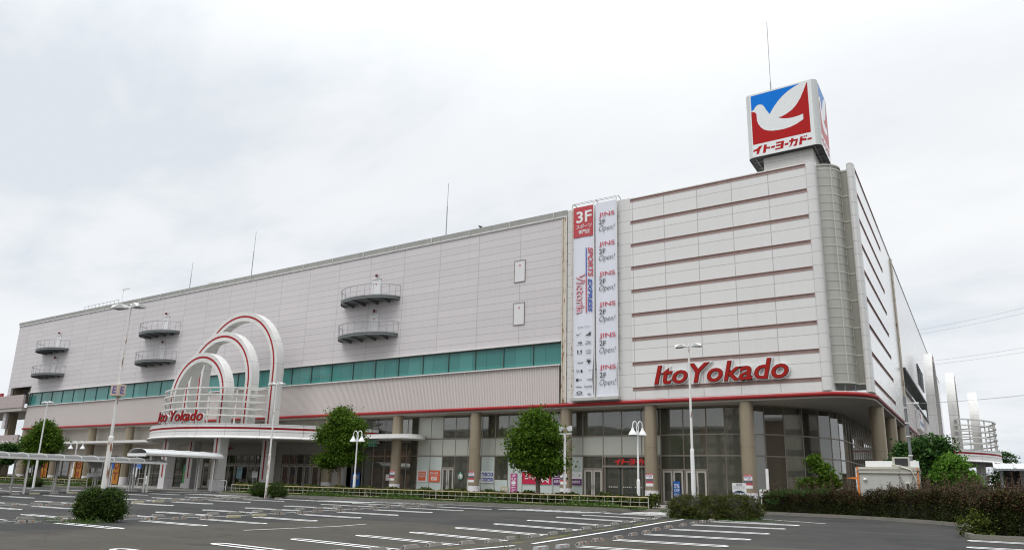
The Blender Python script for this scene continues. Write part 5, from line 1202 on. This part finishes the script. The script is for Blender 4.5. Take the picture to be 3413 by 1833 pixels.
E_ = parking_lamp('rust-streaked white lamp post with violet E cube rising from the clipped bush', -26.26, 14.2, 7.75, (math.radians(205), math.radians(5)), 'white_rust', 'white_rusty', .052, .092, 2.95)
f = thing('letter_cube', 'beige cube with violet letters E fixed to the rusty lamp post', 'sign', (-26.26, 14.2, 4.6))
va = math.atan2(-14.2, 26.26); mb = MB(); h = .175
cs = [(-26.26+h*1.414*math.cos(va+PI/2*k), 14.2+h*1.414*math.sin(va+PI/2*k)) for k in range(4)]
mb.prism(cs, 4.41, 4.83); mb.build('cube_body', M['cube_face'], f, bevel=.008)
for k in (0, 3):
    a, b = Vector(cs[k]), Vector(cs[(k+1) % 4]); t_ = (b-a); nn = Vector((t_.y, -t_.x)).normalized()
    if k == 0: a, b = b, a; t_ = b-a
    else: a, b = b, a; t_ = b-a
    nn = Vector((-t_.y, t_.x)).normalized(); mid = (a+b)/2
    if (mid+nn-Vector((-26.26, 14.2))).length < (mid-Vector((-26.26, 14.2))).length: nn = -nn
    lr = Vector((0, 0)); 
    p0, p1 = (a, b) if pix(a.x, a.y, 4.6)[0] < pix(b.x, b.y, 4.6)[0] else (b, a)
    letter('lettering', 'E', .26, .76, 4.49, 4.76, lambda u, z, d=0, p0=p0, p1=p1, nn=nn: (p0.x+(p1.x-p0.x)*u+nn.x*.006, p0.y+(p1.y-p0.y)*u+nn.y*.006, z), M['cube_ink'], f, offset=.02)
parking_lamp('white lamp post standing between two round bushes before the arched canopy', -42.75, 34.6, 8.38, (math.radians(8), math.radians(188)), 'white_rust', 'white_rusty', .064, .095, 3.0)
parking_lamp('white lamp post rising from the central box hedge before the tower', -11.75, 34.6, 8.62, (math.radians(5), math.radians(185)), 'white_rust', 'white', .062, .098, 3.2)
parking_lamp('white lamp post behind the covered walkway at the far left', -75.5, 34.2, 8.3, (math.radians(8), math.radians(188)), 'white', 'white', .065, .10, 3.0)
def bell_lamp(label, x, y, zt=5.3, off=.5, ang=0., z0=.5):
    t = thing('bell_lamp', label, 'street lamp', (x, y, z0), 'white twin bell street lamps'); c, s = math.cos(ang), math.sin(ang)
    MB().tube([(x, y, z0+1.5), (x, y, zt-.75)], [.058, .052], 12).build('pole', M['white'], t, smooth=True)
    MB().lathe((x, y, 0), [(.10, z0-.05), (.095, z0+1.5), (.085, z0+1.56), (.058, z0+1.6)], 14).build('base_sleeve', M['white'], t, smooth=True)
    MB().lathe((x, y, 0), [(.075, zt-.8), (.075, zt-.6), (.05, zt-.58)], 12).build('collar', M['white'], t, smooth=True)
    for sg in (-1, 1):
        P = [(0.03, zt-.75), (.06, zt-.35)]+[(off*.55-off*.47*math.cos(a), zt-.28+.26*math.sin(a)) for a in np.linspace(.1, PI-.05, 12)]+[(off*1.03, zt-.42)]
        MB().tube([(x+sg*u*c, y+sg*u*s, z) for u, z in P], .032, 8).build('gooseneck', M['white'], t, smooth=True)
        q = (x+sg*off*1.03*c, y+sg*off*1.03*s, zt)
        d = MB().lathe(q, [(0, -.40), (.075, -.40), (.085, -.52), (.12, -.56), (.19, -.66), (.245, -.78), (.25, -.81), (.23, -.81), (.05, -.6)], 20).build('shade', M['white'], t, smooth=True)
        MB().ell((q[0], q[1], zt-.74), (.10, .10, .10), 10, 6).build('bulb', M['lamp_glass'], d, smooth=True)
bell_lamp('white twin bell lamp in front of the coffee canopy', -38.55, 38.95, 5.25, .38, .1); bell_lamp('white twin bell lamp in front of the automatic doors', -16.6, 39.4, 5.4, .30, .85)
bell_lamp('white twin bell lamp behind the covered walkway', -79.2, 39.4, 5.0, .75, .3); bell_lamp('white twin bell lamp cut by the left edge of the photo', -97.3, 40.0, 5.3, .6, .3)
t = thing('floodlight_post', 'white post with two spotlights and a hanging cable beside the egg shaped tree', 'floodlight', (-21.4, 39.4, .5))
MB().tube([(-21.4, 39.4, .4), (-21.4, 39.4, 4.75)], .075, 12).build('pole', M['white'], t, smooth=True)
MB().box(-21.85, -20.95, 39.35, 39.45, 4.72, 4.78).build('crossbar', M['white'], t)
for sx, tl in ((-21.7, -.5), (-21.05, .4)):
    c, s = math.cos(tl), math.sin(tl); f = lambda u, v, z, sx=sx, c=c, s=s: (sx+u*c-z*s, 39.4+v, 5.02+u*s+z*c)
    mb = MB(); mb.add([f(-.16, -.13, .16), f(.16, -.13, .16), f(.16, .13, .16), f(-.16, .13, .16), f(-.08, -.08, -.12), f(.08, -.08, -.12), f(.08, .08, -.12), f(-.08, .08, -.12)], [(0, 1, 2, 3), (7, 6, 5, 4), (0, 4, 5, 1), (1, 5, 6, 2), (2, 6, 7, 3), (3, 7, 4, 0)])
    h = mb.build('spotlight', M['white'], t, bevel=.01); MB().add([f(-.13, -.10, .17), f(.13, -.10, .17), f(.13, .10, .17), f(-.13, .10, .17)], [(0, 1, 2, 3)]).build('lens', M['lamp_glass'], h, recalc=False)
    MB().tube([(sx, 39.4, 4.78), (sx, 39.4, 4.95)], .03, 6).build('bracket', M['steel'], t)
MB().tube([(-21.0, 39.4, 4.85), (-20.95, 39.38, 4.5), (-21.1, 39.37, 4.2), (-21.38, 39.36, 4.25)], .012, 5).build('cable', M['wire'], t)

# ------------------------------------------------------------------ covered walkways
def walkway(label, xa, xb, y0, y1, ez, rise, posts, roofm, ribs, over=.3):
    t = thing('covered_walkway', label, 'shelter', ((xa+xb)/2, (y0+y1)/2, .3)); n = 12
    arc = [((xa+xb)/2-((xb-xa)/2+over)*math.cos(a), ez+rise*math.sin(a)) for a in np.linspace(0, PI, n+1)]
    V = [(x, y, z) for y in (y0, y1) for x, z in arc]; mb = MB(); mb.add(V, [(i, i+1, n+2+i, n+1+i) for i in range(n)]); mb.build('roof', M[roofm], t, recalc=False, smooth=True)
    y = y0
    while y <= y1+.01: MB().tube([(x, y, z+.012) for x, z in arc], .018, 6).build('roof_rib', M['rail'], t); y += ribs
    for x in (arc[0][0], arc[-1][0]): MB().box(x-.05, x+.05, y0, y1, ez-.13, ez+.03).build('gutter', M['rail'], t)
    for j in (3, 9): MB().tube([(arc[j][0], y0, arc[j][1]+.01), (arc[j][0], y1, arc[j][1]+.01)], .02, 5).build('purlin', M['rail'], t)
    for y in posts:
        for x in (xa, xb): MB().tube([(x, y, gz(x, y)), (x, y, ez-.05)], .075, 10).build('post', M['rail'], t, smooth=True)
        MB().tube([(xa, y, ez-.06), (xb, y, ez-.06)], .04, 6).build('crossbeam', M['rail'], t)
        if y > 28: MB().tube([(xa-.15, y-.12, gz(xa, y)+.05), (xa-.15, y-.12, ez-.5), (arc[0][0], y-.12, ez-.1)], .03, 6).build('downpipe', M['rail'], t)
    return t
walkway('long low covered walkway with smoked barrel roof on white posts', -60.0, -58.0, 8, 36.2, 2.72, .34, (10.7, 13.7, 16.7, 19.7, 22.7, 25.7, 28.7, 31.7, 34.6), 'roof_smoke', 1.25)
w2 = walkway('taller white barrel roofed shelter linking the walkway to the arched entrance', -60.1, -58.0, 34.3, 41.6, 3.42, .42, (34.9, 40.9), 'roof_white', 1.5)
mb = MB()
for y in (34.28,):
    n = 12; arc = [(-59.05-1.35*math.cos(a), 3.42+.42*math.sin(a)) for a in np.linspace(0, PI, n+1)]
    mb.box(-60.4, -57.7, y-.05, y+.03, 3.2, 3.44)
mb.build('end_beam', M['white'], w2)

# ------------------------------------------------------------------ small signs, posters and stickers
def board(label, x, y, w, h, zc, m, name='sign_board', cat='sign', post=True, text=(), yaw=0., zg=None, frame=True):
    zg = gz(x, y) if zg is None else zg; t = thing(name, label, cat, (x, y, zg))
    c, s = math.cos(yaw), math.sin(yaw); pl = lambda u, z, d=0: (x+u*c+(.03+d)*s, y+u*s-(.03+d)*c, z)
    mb = MB(); mb.add([pl(u, z, d) for z in (zc-h/2, zc+h/2) for d in (-.06, -.012) for u in (-w/2, w/2)], [(0, 2, 3, 1), (4, 5, 7, 6), (0, 1, 5, 4), (2, 6, 7, 3), (0, 4, 6, 2), (1, 3, 7, 5)])
    p = mb.build('panel', M[m], t)
    if post:
        for u in ((-w*.35, w*.35) if w > .5 else (0,)): MB().tube([pl(u, zg-.02, -.05), pl(u, zc+h/2, -.05)], .025, 6).build('post', M['rail'], t)
    for tx, u0, u1, z0, z1, mm in text: letter('lettering', tx, u0*w, u1*w, zc+z0*h, zc+z1*h, pl, M[mm], p, offset=.01)
    return t, p, pl
t, p, pl = board('white parking notice board with a blue car picture beside the central hedge', -11.05, 40.0, .72, .62, 1.68, 'white', text=(('駐車場', -.22, .22, .30, .43, 'black'), ('お願い お願い お願い お願い', -.42, .42, .19, .26, 'grey_print'), ('ご利用のお客様へのご案内', -.42, .42, .09, .16, 'grey_print'), ('閉店後は駐車できません', -.42, .42, -.01, .06, 'grey_print'), ('管理者', .12, .42, -.44, -.36, 'grey_print')), yaw=.3)
flat('car_picture', [(-.26, 1.50), (.24, 1.50), (.26, 1.545), (.16, 1.56), (.10, 1.60), (-.10, 1.60), (-.17, 1.56), (-.26, 1.545)], lambda u, z: pl(u, z), M['black'], p); flat('blue_line', rect(-.3, .3, 1.485, 1.50), lambda u, z: pl(u, z), M['sign_blue'], p)
board('tall narrow white board leaning beside the curved shop glass', -10.75, 45, .16, 1.4, 2.2, 'white', zg=.45)
board('low white board lying beside the curved shop glass', -11.0, 45.2, .6, .4, 1.5, 'white', zg=.45)
t, p, pl = board('blue wheelchair parking sign behind the rusty lamp post', -65.9, 36, .72, .66, 2.52, 'sign_blue_small', yaw=.2)
mb = MB(); A = np.linspace(-.6, 3.9, 14)
for a, b in zip(A[:-1], A[1:]): mb.quad(pl(-.02+.14*math.cos(a), 2.48-.14*math.sin(a)), pl(-.02+.14*math.cos(b), 2.48-.14*math.sin(b)), pl(-.02+.10*math.cos(b), 2.48-.10*math.sin(b)), pl(-.02+.10*math.cos(a), 2.48-.10*math.sin(a)))
mb.poly([pl(-.06, 2.72), pl(-.02, 2.72), pl(-.02, 2.56), pl(.10, 2.56), pl(.16, 2.42), pl(.20, 2.44), pl(.13, 2.60), pl(-.06, 2.60)]); mb.build('wheelchair_symbol', M['logo_white'], p, recalc=False, tri=True)
letter('lettering', '専用', -.2, .2, 2.22, 2.31, pl, M['logo_white'], p)
board('blue taxi stand sign hanging beside the taller shelter', -70.3, 41, 1.5, .62, 2.58, 'sign_blue_small', text=(('タクシー', -.4, .42, .02, .38, 'logo_white'), ('のりば', -.1, .42, -.42, -.08, 'logo_white')), zg=.47)
t, p, pl = board('white bus timetable board with a small picture under the taxi sign', -70.2, 40.7, 1.0, .9, 1.95, 'white', text=(('乗場', -.3, .2, .3, .42, 'grey_print'), ('ご案内', -.3, .3, .1, .22, 'grey_print')), zg=.47)
flat('car_picture', rect(-.3, .15, 1.6, 1.72), lambda u, z: pl(u, z), M['black'], p)
t, p, pl = board('two small beige boards on a post inside the covered walkway', -59.9, 31.4, 1.15, .62, 2.45, 'kiosk', yaw=.6); flat('lower_board', rect(-.5, .4, 1.45, 1.72), lambda u, z: pl(u, z), M['white'], p)
board('small white notice with green header standing right of the lobby doors', -58.75, 46, .78, .58, 2.0, 'white', text=(('ご案内', -.4, .4, .25, .42, 'green_logo'), ('入口 8', -.4, .3, -.1, .15, 'grey_print')), zg=.47)
board('white notice with wheelchair mark leaning by the left arch leg', -72.4, 43.4, .95, .5, 1.05, 'white', text=(('お客様専用', -.4, .1, .1, .35, 'grey_print'), ('ご利用ください', -.4, .1, -.3, -.1, 'grey_print')), zg=.47)
board('small white notice above the leaning notice by the left arch leg', -72.6, 43.6, .55, .3, 1.5, 'white', zg=.47)
t, p, pl = board('tall green picture poster in a grey stand between the arch legs', -72.6, 48, 1.35, 1.95, 1.92, 'green_ad', name='poster_stand', cat='poster', post=False, zg=.47)
MB().box(-73.35, -71.85, 47.9, 48.2, .47, .95).build('stand', M['sign_edge'], t); flat('picture', [(-.4, 1.5), (-.45, 2.0), (-.25, 2.45), (.2, 2.5), (.42, 2.1), (.4, 1.6)], lambda u, z: pl(u, z), M['skin_ad'], p); flat('picture_band', rect(-.62, .62, 2.5, 2.85), lambda u, z: pl(u, z), M['teal_ad'], p)
letter('lettering', '募集', -.3, .3, 1.15, 1.35, pl, M['logo_white'], p)
board('pale blue poster on the lobby glass beside the right arch leg', -67.3, 50.7, .9, 1.2, 2.2, 'sky_ad', name='wall_poster', cat='poster', post=False, zg=.47, text=(('お知らせ', -.4, .4, .2, .4, 'teal_ad'),))
for lb, x, y, w in (('white hoop barrier beside the right arch leg', -57.4, 41.6, 1.0), ('white hoop barrier left of the left arch leg', -70.4, 41.6, 1.1)):
    tag(MB().tube([(x-w/2, y, .4), (x-w/2, y, 1.30), (x-w/2+.08, y, 1.38), (x+w/2-.08, y, 1.38), (x+w/2, y, 1.30), (x+w/2, y, .4)], .03, 8).tube([(x-w/2, y, .85), (x+w/2, y, .85)], .022, 6).build('hoop_barrier', M['rail'], None, smooth=True), lb, 'barrier', 'white hoop barriers at the entrance')
t = thing('round_mirror', 'small round road sign on a post behind the left tree', 'sign', (-89.1, 40, .47)); MB().tube([(-89.1, 40, .4), (-89.1, 40, 2.95)], .04, 8).build('post', M['rail'], t); MB().tube([(-89.1, 39.92, 2.62), (-89.1, 39.96, 2.62)], .36, 20).build('disc', M['steel'], t); MB().box(-89.6, -89.2, 39.9, 39.93, 1.7, 2.2).build('plate', M['kiosk'], t)
# posters wrapped on the columns
def wrap(x, y, r, a0, a1, z0, z1, m, name, parent):
    A = np.linspace(a0, a1, 10); mb = MB(); V = [(x+r*math.cos(a), y+r*math.sin(a), z) for z in (z0, z1) for a in A]; mb.add(V, [(i, i+1, 11+i, 10+i) for i in range(9)]); return mb.build(name, m, parent, recalc=False, smooth=True)
for x, lb in ((CX[0], 'red and white column poster on the column behind the central lamp post'), (CX[1], 'red and white column poster on the column beside the automatic doors'), (CX[2], 'red and white column poster on the column behind the floodlight post'), (CX[3], 'red and white column poster on the column beside the blue icon panel'), (CX[4], 'red and white column poster on the column under the coffee canopy')):
    t = thing('column_poster', lb, 'poster', (x, 50.14, 1.8), 'matching posters on the round columns'); a0, a1 = -PI/2-.62, -PI/2+.62; y = 50.62; r = .49
    p = wrap(x, y, r, a0, a1, 1.75, 2.66, M['white'], 'sheet', t)
    wrap(x, y, r+.003, a0, a1, 2.54, 2.66, M['banner_red'], 'red_header', p); wrap(x, y, r+.003, a0, a1, 2.10, 2.28, M['photo_print'], 'photo', p); wrap(x, y, r+.003, a0, a1, 1.96, 2.10, M['banner_red'], 'red_band', p)
    cw = lambda u, z, d=0, x=x: (x+.496*math.sin(u), 50.62-.496*math.cos(u), z)
    letter('lettering', '3F スポーツ専門店', -.5, .5, 2.565, 2.63, cw, M['logo_white'], p); letter('lettering', 'SPORTS EXPRESS', -.5, .45, 2.42, 2.51, cw, M['ink_blue'], p, offset=.02, shear=.2); letter('lettering', 'Victoria', -.1, .45, 2.31, 2.40, cw, M['ink_red'], p)
    letter('lettering', '・・・・\n・・・・', -.5, .5, 1.79, 1.92, cw, M['grey_print'], p)
# stickers on the shop glass
G = front(51.90)
def sticker(label, x0, x1, z0, z1, m, items=(), cat='sticker', name='window_sticker', y=51.91, group=None):
    t = thing(name, label, cat, ((x0+x1)/2, y, z0), group); p = MB().box(x0, x1, y, y+.02, z0, z1).build('sheet', M[m], t); pl = front(y-.012)
    for it in items:
        if it[0] == 'r': flat('block', rect(x0+it[1]*(x1-x0), x0+it[2]*(x1-x0), z0+it[3]*(z1-z0), z0+it[4]*(z1-z0)), front(y-.006), M[it[5]], p)
        else: letter('lettering', it[0], x0+it[1]*(x1-x0), x0+it[2]*(x1-x0), z0+it[3]*(z1-z0), z0+it[4]*(z1-z0), pl, M[it[5]], p, offset=.012)
    return t, p
sticker('white edged orange clinic sticker on the pale shop window', -43.55, -42.36, 1.72, 2.71, 'white', (('r', .13, .87, .08, .92, 'orange_sign'), ('整体×骨盤', .22, .78, .64, .80, 'logo_white'), ('KA RA DA', .18, .82, .44, .58, 'logo_white'), ('factory', .35, .65, .32, .40, 'logo_white')))
sticker('orange clinic sticker with a white second floor box', -42.18, -40.92, 1.70, 2.72, 'orange_sign', (('整体×骨盤', .14, .86, .68, .86, 'logo_white'), ('KA RA DA factory', .14, .86, .56, .64, 'logo_white'), ('r', .25, .75, .16, .46, 'white'), ('2階', .31, .69, .20, .42, 'orange_sign')))
t, p = sticker('white panel with eight navy service icons on the shop window', -36.4, -35.1, 1.74, 2.72, 'white')
for r in range(2):
    for c in range(4):
        u, z = -36.33+.31*c, 1.87+.43*r; q = flat('icon', rect(u, u+.25, z, z+.30), front(51.90), M['blue_icon'], p)
        sh = [[(.05, .06), (.20, .06), (.20, .22), (.05, .22)], [(.04, .15), (.12, .25), (.21, .15), (.14, .15), (.14, .05), (.11, .05), (.11, .15)], [(.04, .05), (.21, .05), (.19, .18), (.06, .18)], [(.05, .05), (.09, .05), (.21, .20), (.16, .25), (.14, .16)]][(c+r*2) % 4]
        flat('symbol', [(u+a, z+b) for a, b in sh], front(51.895), M['logo_white'], q); letter('caption', '案内', u+.03, u+.22, z-.07, z-.02, front(51.9), M['grey_print'], p)
t = thing('round_logo', 'round green and white coffee shop emblem on the dark glass', 'sign', (-38.6, 51.9, 2.28))
ring = lambda r, n=24, k=1.0: [(-38.6+r*math.cos(a), 2.28+k*r*math.sin(a)) for a in np.linspace(0, 2*PI, n, endpoint=False)]
p = flat('disc', ring(.29, k=1.25), front(51.91), mat('emblem_green', (.01, .12, .06), .4), t); pl = front(51.90)
flat('star', [(-38.6+(.07 if k % 2 == 0 else .03)*math.sin(k*PI/5), 2.54+(.07 if k % 2 == 0 else .03)*math.cos(k*PI/5)) for k in range(10)], pl, M['logo_white'], p)
for sg in (-1, 1):
    flat('wave', [(-38.6+sg*.08, 2.42), (-38.6+sg*.12, 2.2), (-38.6+sg*.10, 2.02), (-38.6+sg*.15, 2.02), (-38.6+sg*.19, 2.25), (-38.6+sg*.14, 2.44)], pl, M['logo_white'], p); flat('wave', [(-38.6+sg*.22, 2.42), (-38.6+sg*.25, 2.25), (-38.6+sg*.20, 2.08), (-38.6+sg*.23, 2.06), (-38.6+sg*.275, 2.3)], pl, M['logo_white'], p)
flat('figure', [(-38.65, 2.46), (-38.55, 2.46), (-38.53, 2.3), (-38.56, 2.1), (-38.6, 1.98), (-38.64, 2.1), (-38.67, 2.3)], pl, M['logo_white'], p)
t, p = sticker('plum vertical cleaning shop banner inside the window', -33.35, -32.72, .95, 2.55, 'pink')
for k, ch in enumerate('クリーニング'): letter('lettering', ch if ch != 'ー' else '｜', -33.24, -32.84, 2.25-.29*k, 2.49-.29*k, front(51.9), M['logo_white'], p, offset=.03)
letter('window_lettering', 'サイゼリヤ', -56.5, -54.0, 11.55, 12.05, front(50.12), M['ink_soft'], B)
sticker('small yellow and blue price sheet low on the shop window', -34.3, -33.55, .9, 1.45, 'stop_yellow', (('r', .1, .9, .1, .3, 'sign_blue_small'), ('特価', .2, .8, .5, .85, 'logo_white')))
t, p = sticker('wide crimson shop panel with white chevrons behind the tree', -32.2, -29.42, 1.72, 2.70, 'crimson', (('5', .10, .22, .4, .85, 'logo_white'), ('100円', .26, .5, .35, .75, 'logo_white')))
for k in range(4): z = 1.80+.19*k; flat('chevron', [(-30.35, z), (-30.0, z+.24), (-29.65, z), (-29.65, z+.12), (-30.0, z+.36), (-30.35, z+.12)], front(51.90), M['logo_white'], p)
sticker('purple fitness sign left of the column behind the floodlight post', -29.25, -28.0, 1.72, 2.70, 'purple', (('r', 0, 1, .49, .52, 'white'), ('Curves', .1, .8, .62, .9, 'logo_white'), ('女性だけの', .05, .95, .14, .38, 'logo_white')))
sticker('white and purple fitness sign right of the column behind the floodlight post', -27.9, -26.66, 1.72, 2.72, 'white', (('r', 0, 1, 0, .48, 'purple'), ('健康体操教室', .03, .9, .13, .36, 'logo_white'), ('ス', .28, .42, .64, .88, 'ink_soft'), ('2F', .80, .92, .66, .84, 'black')))
t, p = sticker('orange food court banner hanging inside the glass behind the lamp post', -17.15, -16.65, 3.3, 7.3, 'orange', y=52.6, name='food_banner', cat='banner')
for k, ch in enumerate('FOOD COURT'):
    if ch != ' ': letter('lettering', ch, -17.05, -16.77, 6.75-.37*k, 7.02-.37*k, front(52.58), M['orange_sign'], p)
sticker('pale patterned banner hanging inside the glass right of the lamp post', -15.7, -15.1, 3.0, 7.2, 'skin_ad', (('r', .2, .8, .1, .9, 'film'),), y=52.9, name='food_banner', cat='banner')
sticker('red and yellow food court board inside the curved glass', -11.3, -10.2, 3.2, 6.2, 'banner_red', (('Ach', .2, .8, .72, .84, 'stop_yellow'), ('r', .15, .45, .15, .5, 'stop_yellow')), y=57.5, name='food_banner', cat='banner')
sticker('blue discount poster on the right door of the middle double doors', -19.1, -18.6, 1.0, 2.15, 'sign_blue_small', (('5%', .1, .9, .6, .85, 'logo_white'), ('OFF', .1, .9, .35, .55, 'logo_white'), ('HELLO', .1, .9, .08, .25, 'logo_white')), y=51.86)
sticker('blue and yellow poster on the wall behind the ragged tree trunk', -51.7, -50.6, .7, 2.4, 'sign_blue_small', (('お得', .1, .9, .6, .9, 'stop_yellow'),), y=51.8)
t, p = sticker('small white no smoking sign low on the glass behind the bell lamp', -47.35, -46.95, 1.75, 2.3, 'white', (('r', .3, .7, .5, .6, 'banner_red'),))
t = thing('side_sign', 'white side wall sign with red and blue lettering under the ribbon windows', 'sign', (-5.1, 92, 8.5))
p = MB().box(-5.28, -4.95, 88.6, 95.2, 8.5, 10.5).build('panel', M['white'], t); pr = side(-4.93)
letter('lettering', '3F', 89.2, 91, 9.6, 10.2, pr, M['ink_red'], p, offset=.02); letter('lettering', 'SPORTS EXPRESS', 89.2, 94.6, 9.0, 9.4, pr, M['ink_blue'], p, offset=.02)
# ------------------------------------------------------------------ right hand background
K = thing('kiosk', 'grey kiosk hut with orange edges and a white roof board behind the hedge', 'kiosk', (-3.95, 41.6, .3))
MB().box(-5.28, -2.66, 41.2, 43.4, .3, 2.62).build('body', M['kiosk'], K)
MB().box(-5.32, -2.62, 41.12, 43.45, 2.62, 2.74).box(-5.34, -2.60, 41.1, 43.47, 2.76, 2.80).box(-5.3, -2.64, 41.15, 43.42, 2.82, 2.93).build('roof_edge', M['ac'], K)
MB().box(-5.36, -5.285, 41.12, 43.4, .3, 2.93).add([(-5.36, 41.15, 2.30), (-5.36, 41.25, 2.30), (-5.95, 41.2, 2.36), (-5.36, 41.15, 2.42), (-5.36, 41.25, 2.42)], [(0, 1, 4, 3), (0, 2, 1), (3, 4, 2), (0, 3, 2), (1, 2, 4)]).build('orange_trim', M['kiosk_orange'], K)
MB().box(-2.655, -2.60, 41.12, 41.22, .3, 2.9).build('orange_trim', M['kiosk_orange'], K)
MB().box(-5.1, -2.62, 42.6, 42.75, 2.93, 3.28).build('roof_board', M['sign_white'], K)
MB().ell((-5.0, 41.12, 2.3), (.09, .06, .07)).build('wall_lamp', M['white'], K, smooth=True)
MB().box(-3.22, -2.98, 41.05, 41.2, 1.75, 2.2).build('meter_box', M['ac'], K, bevel=.04)
MB().box(-3.16, -3.04, 41.035, 41.05, 1.9, 2.12).build('meter_glass', M['dark'], K)
MB().tube([(-3.75, 41.3, 3.0), (-3.3, 41.1, 2.92), (-2.9, 41.08, 2.78), (-2.72, 41.1, 2.3), (-2.66, 41.1, 1.6)], .035, 7).build('pipe', M['ac'], K, smooth=True)
MB().tube([(-3.75, 41.28, 3.06), (-3.3, 41.1, 2.97), (-2.95, 41.1, 2.8)], .025, 7).build('pipe', M['ac'], K, smooth=True)
A_ = thing('air_conditioner', 'beige air conditioner box standing on the kiosk roof', 'air conditioner', (-3.3, 41.6, 2.93))
MB().box(-3.72, -2.95, 41.4, 41.8, 2.93, 3.42).build('casing', M['ac'], A_, bevel=.015); MB().box(-3.60, -3.02, 41.385, 41.4, 2.98, 3.36).build('grille', M['dark'], A_)
Pq = thing('steel_pole', 'grey galvanised cable pole standing behind the kiosk', 'pole', (-3.02, 43.6, .3))
MB().tube([(-3.0, 43.6, .2), (-3.05, 43.6, 6.72)], [.085, .068], 12).build('pole', M['steel_pole'], Pq, smooth=True)
m_ = MB()
for z in (2.2, 3.6, 4.6, 5.3, 6.1): m_.lathe((-3.03, 43.6, z), [(.115, -.03), (.115, .03)], 12)
m_.build('clamp', M['white_trim'], Pq)
MB().tube([(-3.05, 43.6, 6.35), (-2.6, 43.6, 6.35)], .02, 5).box(-2.62, -2.4, 43.5, 43.7, 6.28, 6.38).build('camera_arm', M['white'], Pq)
m_ = MB().tube([(-3.0, 43.5, 6.35), (-2.8, 43.5, 5.7), (-2.45, 43.5, 5.55), (-2.35, 43.5, 6.2)], .012, 5); m_.build('cable_loop', M['wire'], Pq)
MB().box(-2.94, -2.80, 43.5, 43.6, 3.3, 3.36).build('bracket', M['white'], Pq)
wire('thin service cable from the steel pole to the right edge', (-3.05, 43.6, 6.3), (12, 46, 8.3), .4, .012)
wire('lower service cable behind the right arched canopy', (-3, 120, 4.6), (40, 118, 8.5), .5, .03)
for k, (zl, zr, lb) in enumerate(((37.6, 45.5, 'topmost power line over the right side of the sky'), (36.6, 44.2, 'second power line from the top over the right side'), (30.5, 35.5, 'third power line from the top over the right side'), (29.7, 34.4, 'fourth power line from the top over the right side'), (21.4, 24.6, 'fifth power line just above the arch slabs'), (6.5, 10.5, 'lowest far power line behind the rails of the right canopy'))):
    wire(lb, (-14, 184, zl), (45, 178, zr+2.5), 1.6, .05)
Sx = thing('bicycle_shelter', 'low bicycle shelter with corrugated pale roof at the right edge', 'shelter', (3, 62, .35))
m_ = MB(); V = []; n = 60
for i in range(n+1):
    x = .78+6*i/n; V += [(x, 60.0, 3.46+.03*(i % 2)), (x, 61.2, 3.80+.03*(i % 2)), (x, 63, 3.92+.03*(i % 2))]
m_.add(V, [(3*i+k, 3*i+k+1, 3*i+4+k, 3*i+3+k) for i in range(n) for k in range(2)]); m_.build('roof', M['roof_white'], Sx, recalc=False)
MB().box(.78, 6.8, 59.9, 60.0, 3.34, 3.46).build('eaves_beam', M['steel'], Sx)
for x in (.80, 1.98, 3.2): MB().tube([(x, 59.95, 3.50), (x, 61.2, 3.85), (x, 63, 3.97)], .06, 6).build('roof_rib', M['white'], Sx)
for x in (1.15, 4.5): MB().tube([(x, 60.6, .2), (x, 60.6, 3.4)], .09, 8).build('post', M['steel'], Sx)
MB().box(1.35, 2.3, 63, 63.1, .3, 3.5).build('back_panel', M['dark'], Sx); MB().box(2.3, 6.8, 63, 63.1, .3, 3.5).build('back_panel', M['kiosk'], Sx)
W_ = thing('far_building', 'small pale cream building half hidden behind the right trees', 'building', (-.6, 78, .4))
MB().box(-1.5, -.55, 78, 82, .4, 3.45).build('wall', M['far_wall'], W_); MB().box(-1.6, -.5, 77.9, 82.1, 3.45, 3.55).build('roof', M['flash'], W_)
W2 = thing('far_building', 'long low pale building beyond the trees at the left edge', 'building', (-112, 62, .4))
MB().box(-150, -116.5, 70, 78, .4, 3.4).build('wall', M['far_wall'], W2); MB().box(-150.2, -116.4, 69.8, 78.2, 3.4, 3.6).build('roof', M['flash'], W2)
# crow on the parapet
c_ = thing('crow', 'small black crow perched on the roof edge', 'bird', (-36.0, 50, 24.2))
m_ = MB().ell((-36.0, 50, 24.35), (.17, .08, .09), 10, 7).ell((-36.17, 50, 24.46), (.07, .06, .06), 8, 6)
m_.add([(-36.23, 50, 24.47), (-36.23, 50.02, 24.45), (-36.33, 50, 24.44)], [(0, 1, 2)]).add([(-35.88, 49.96, 24.34), (-35.88, 50.04, 24.34), (-35.62, 50.03, 24.26), (-35.62, 49.97, 24.26)], [(0, 1, 2, 3)])
m_.tube([(-36.0, 49.97, 24.28), (-36.0, 49.97, 24.19)], .012, 4).tube([(-36.0, 50.03, 24.28), (-36.0, 50.03, 24.19)], .012, 4)
m_.build('body', M['black'], c_, smooth=True)
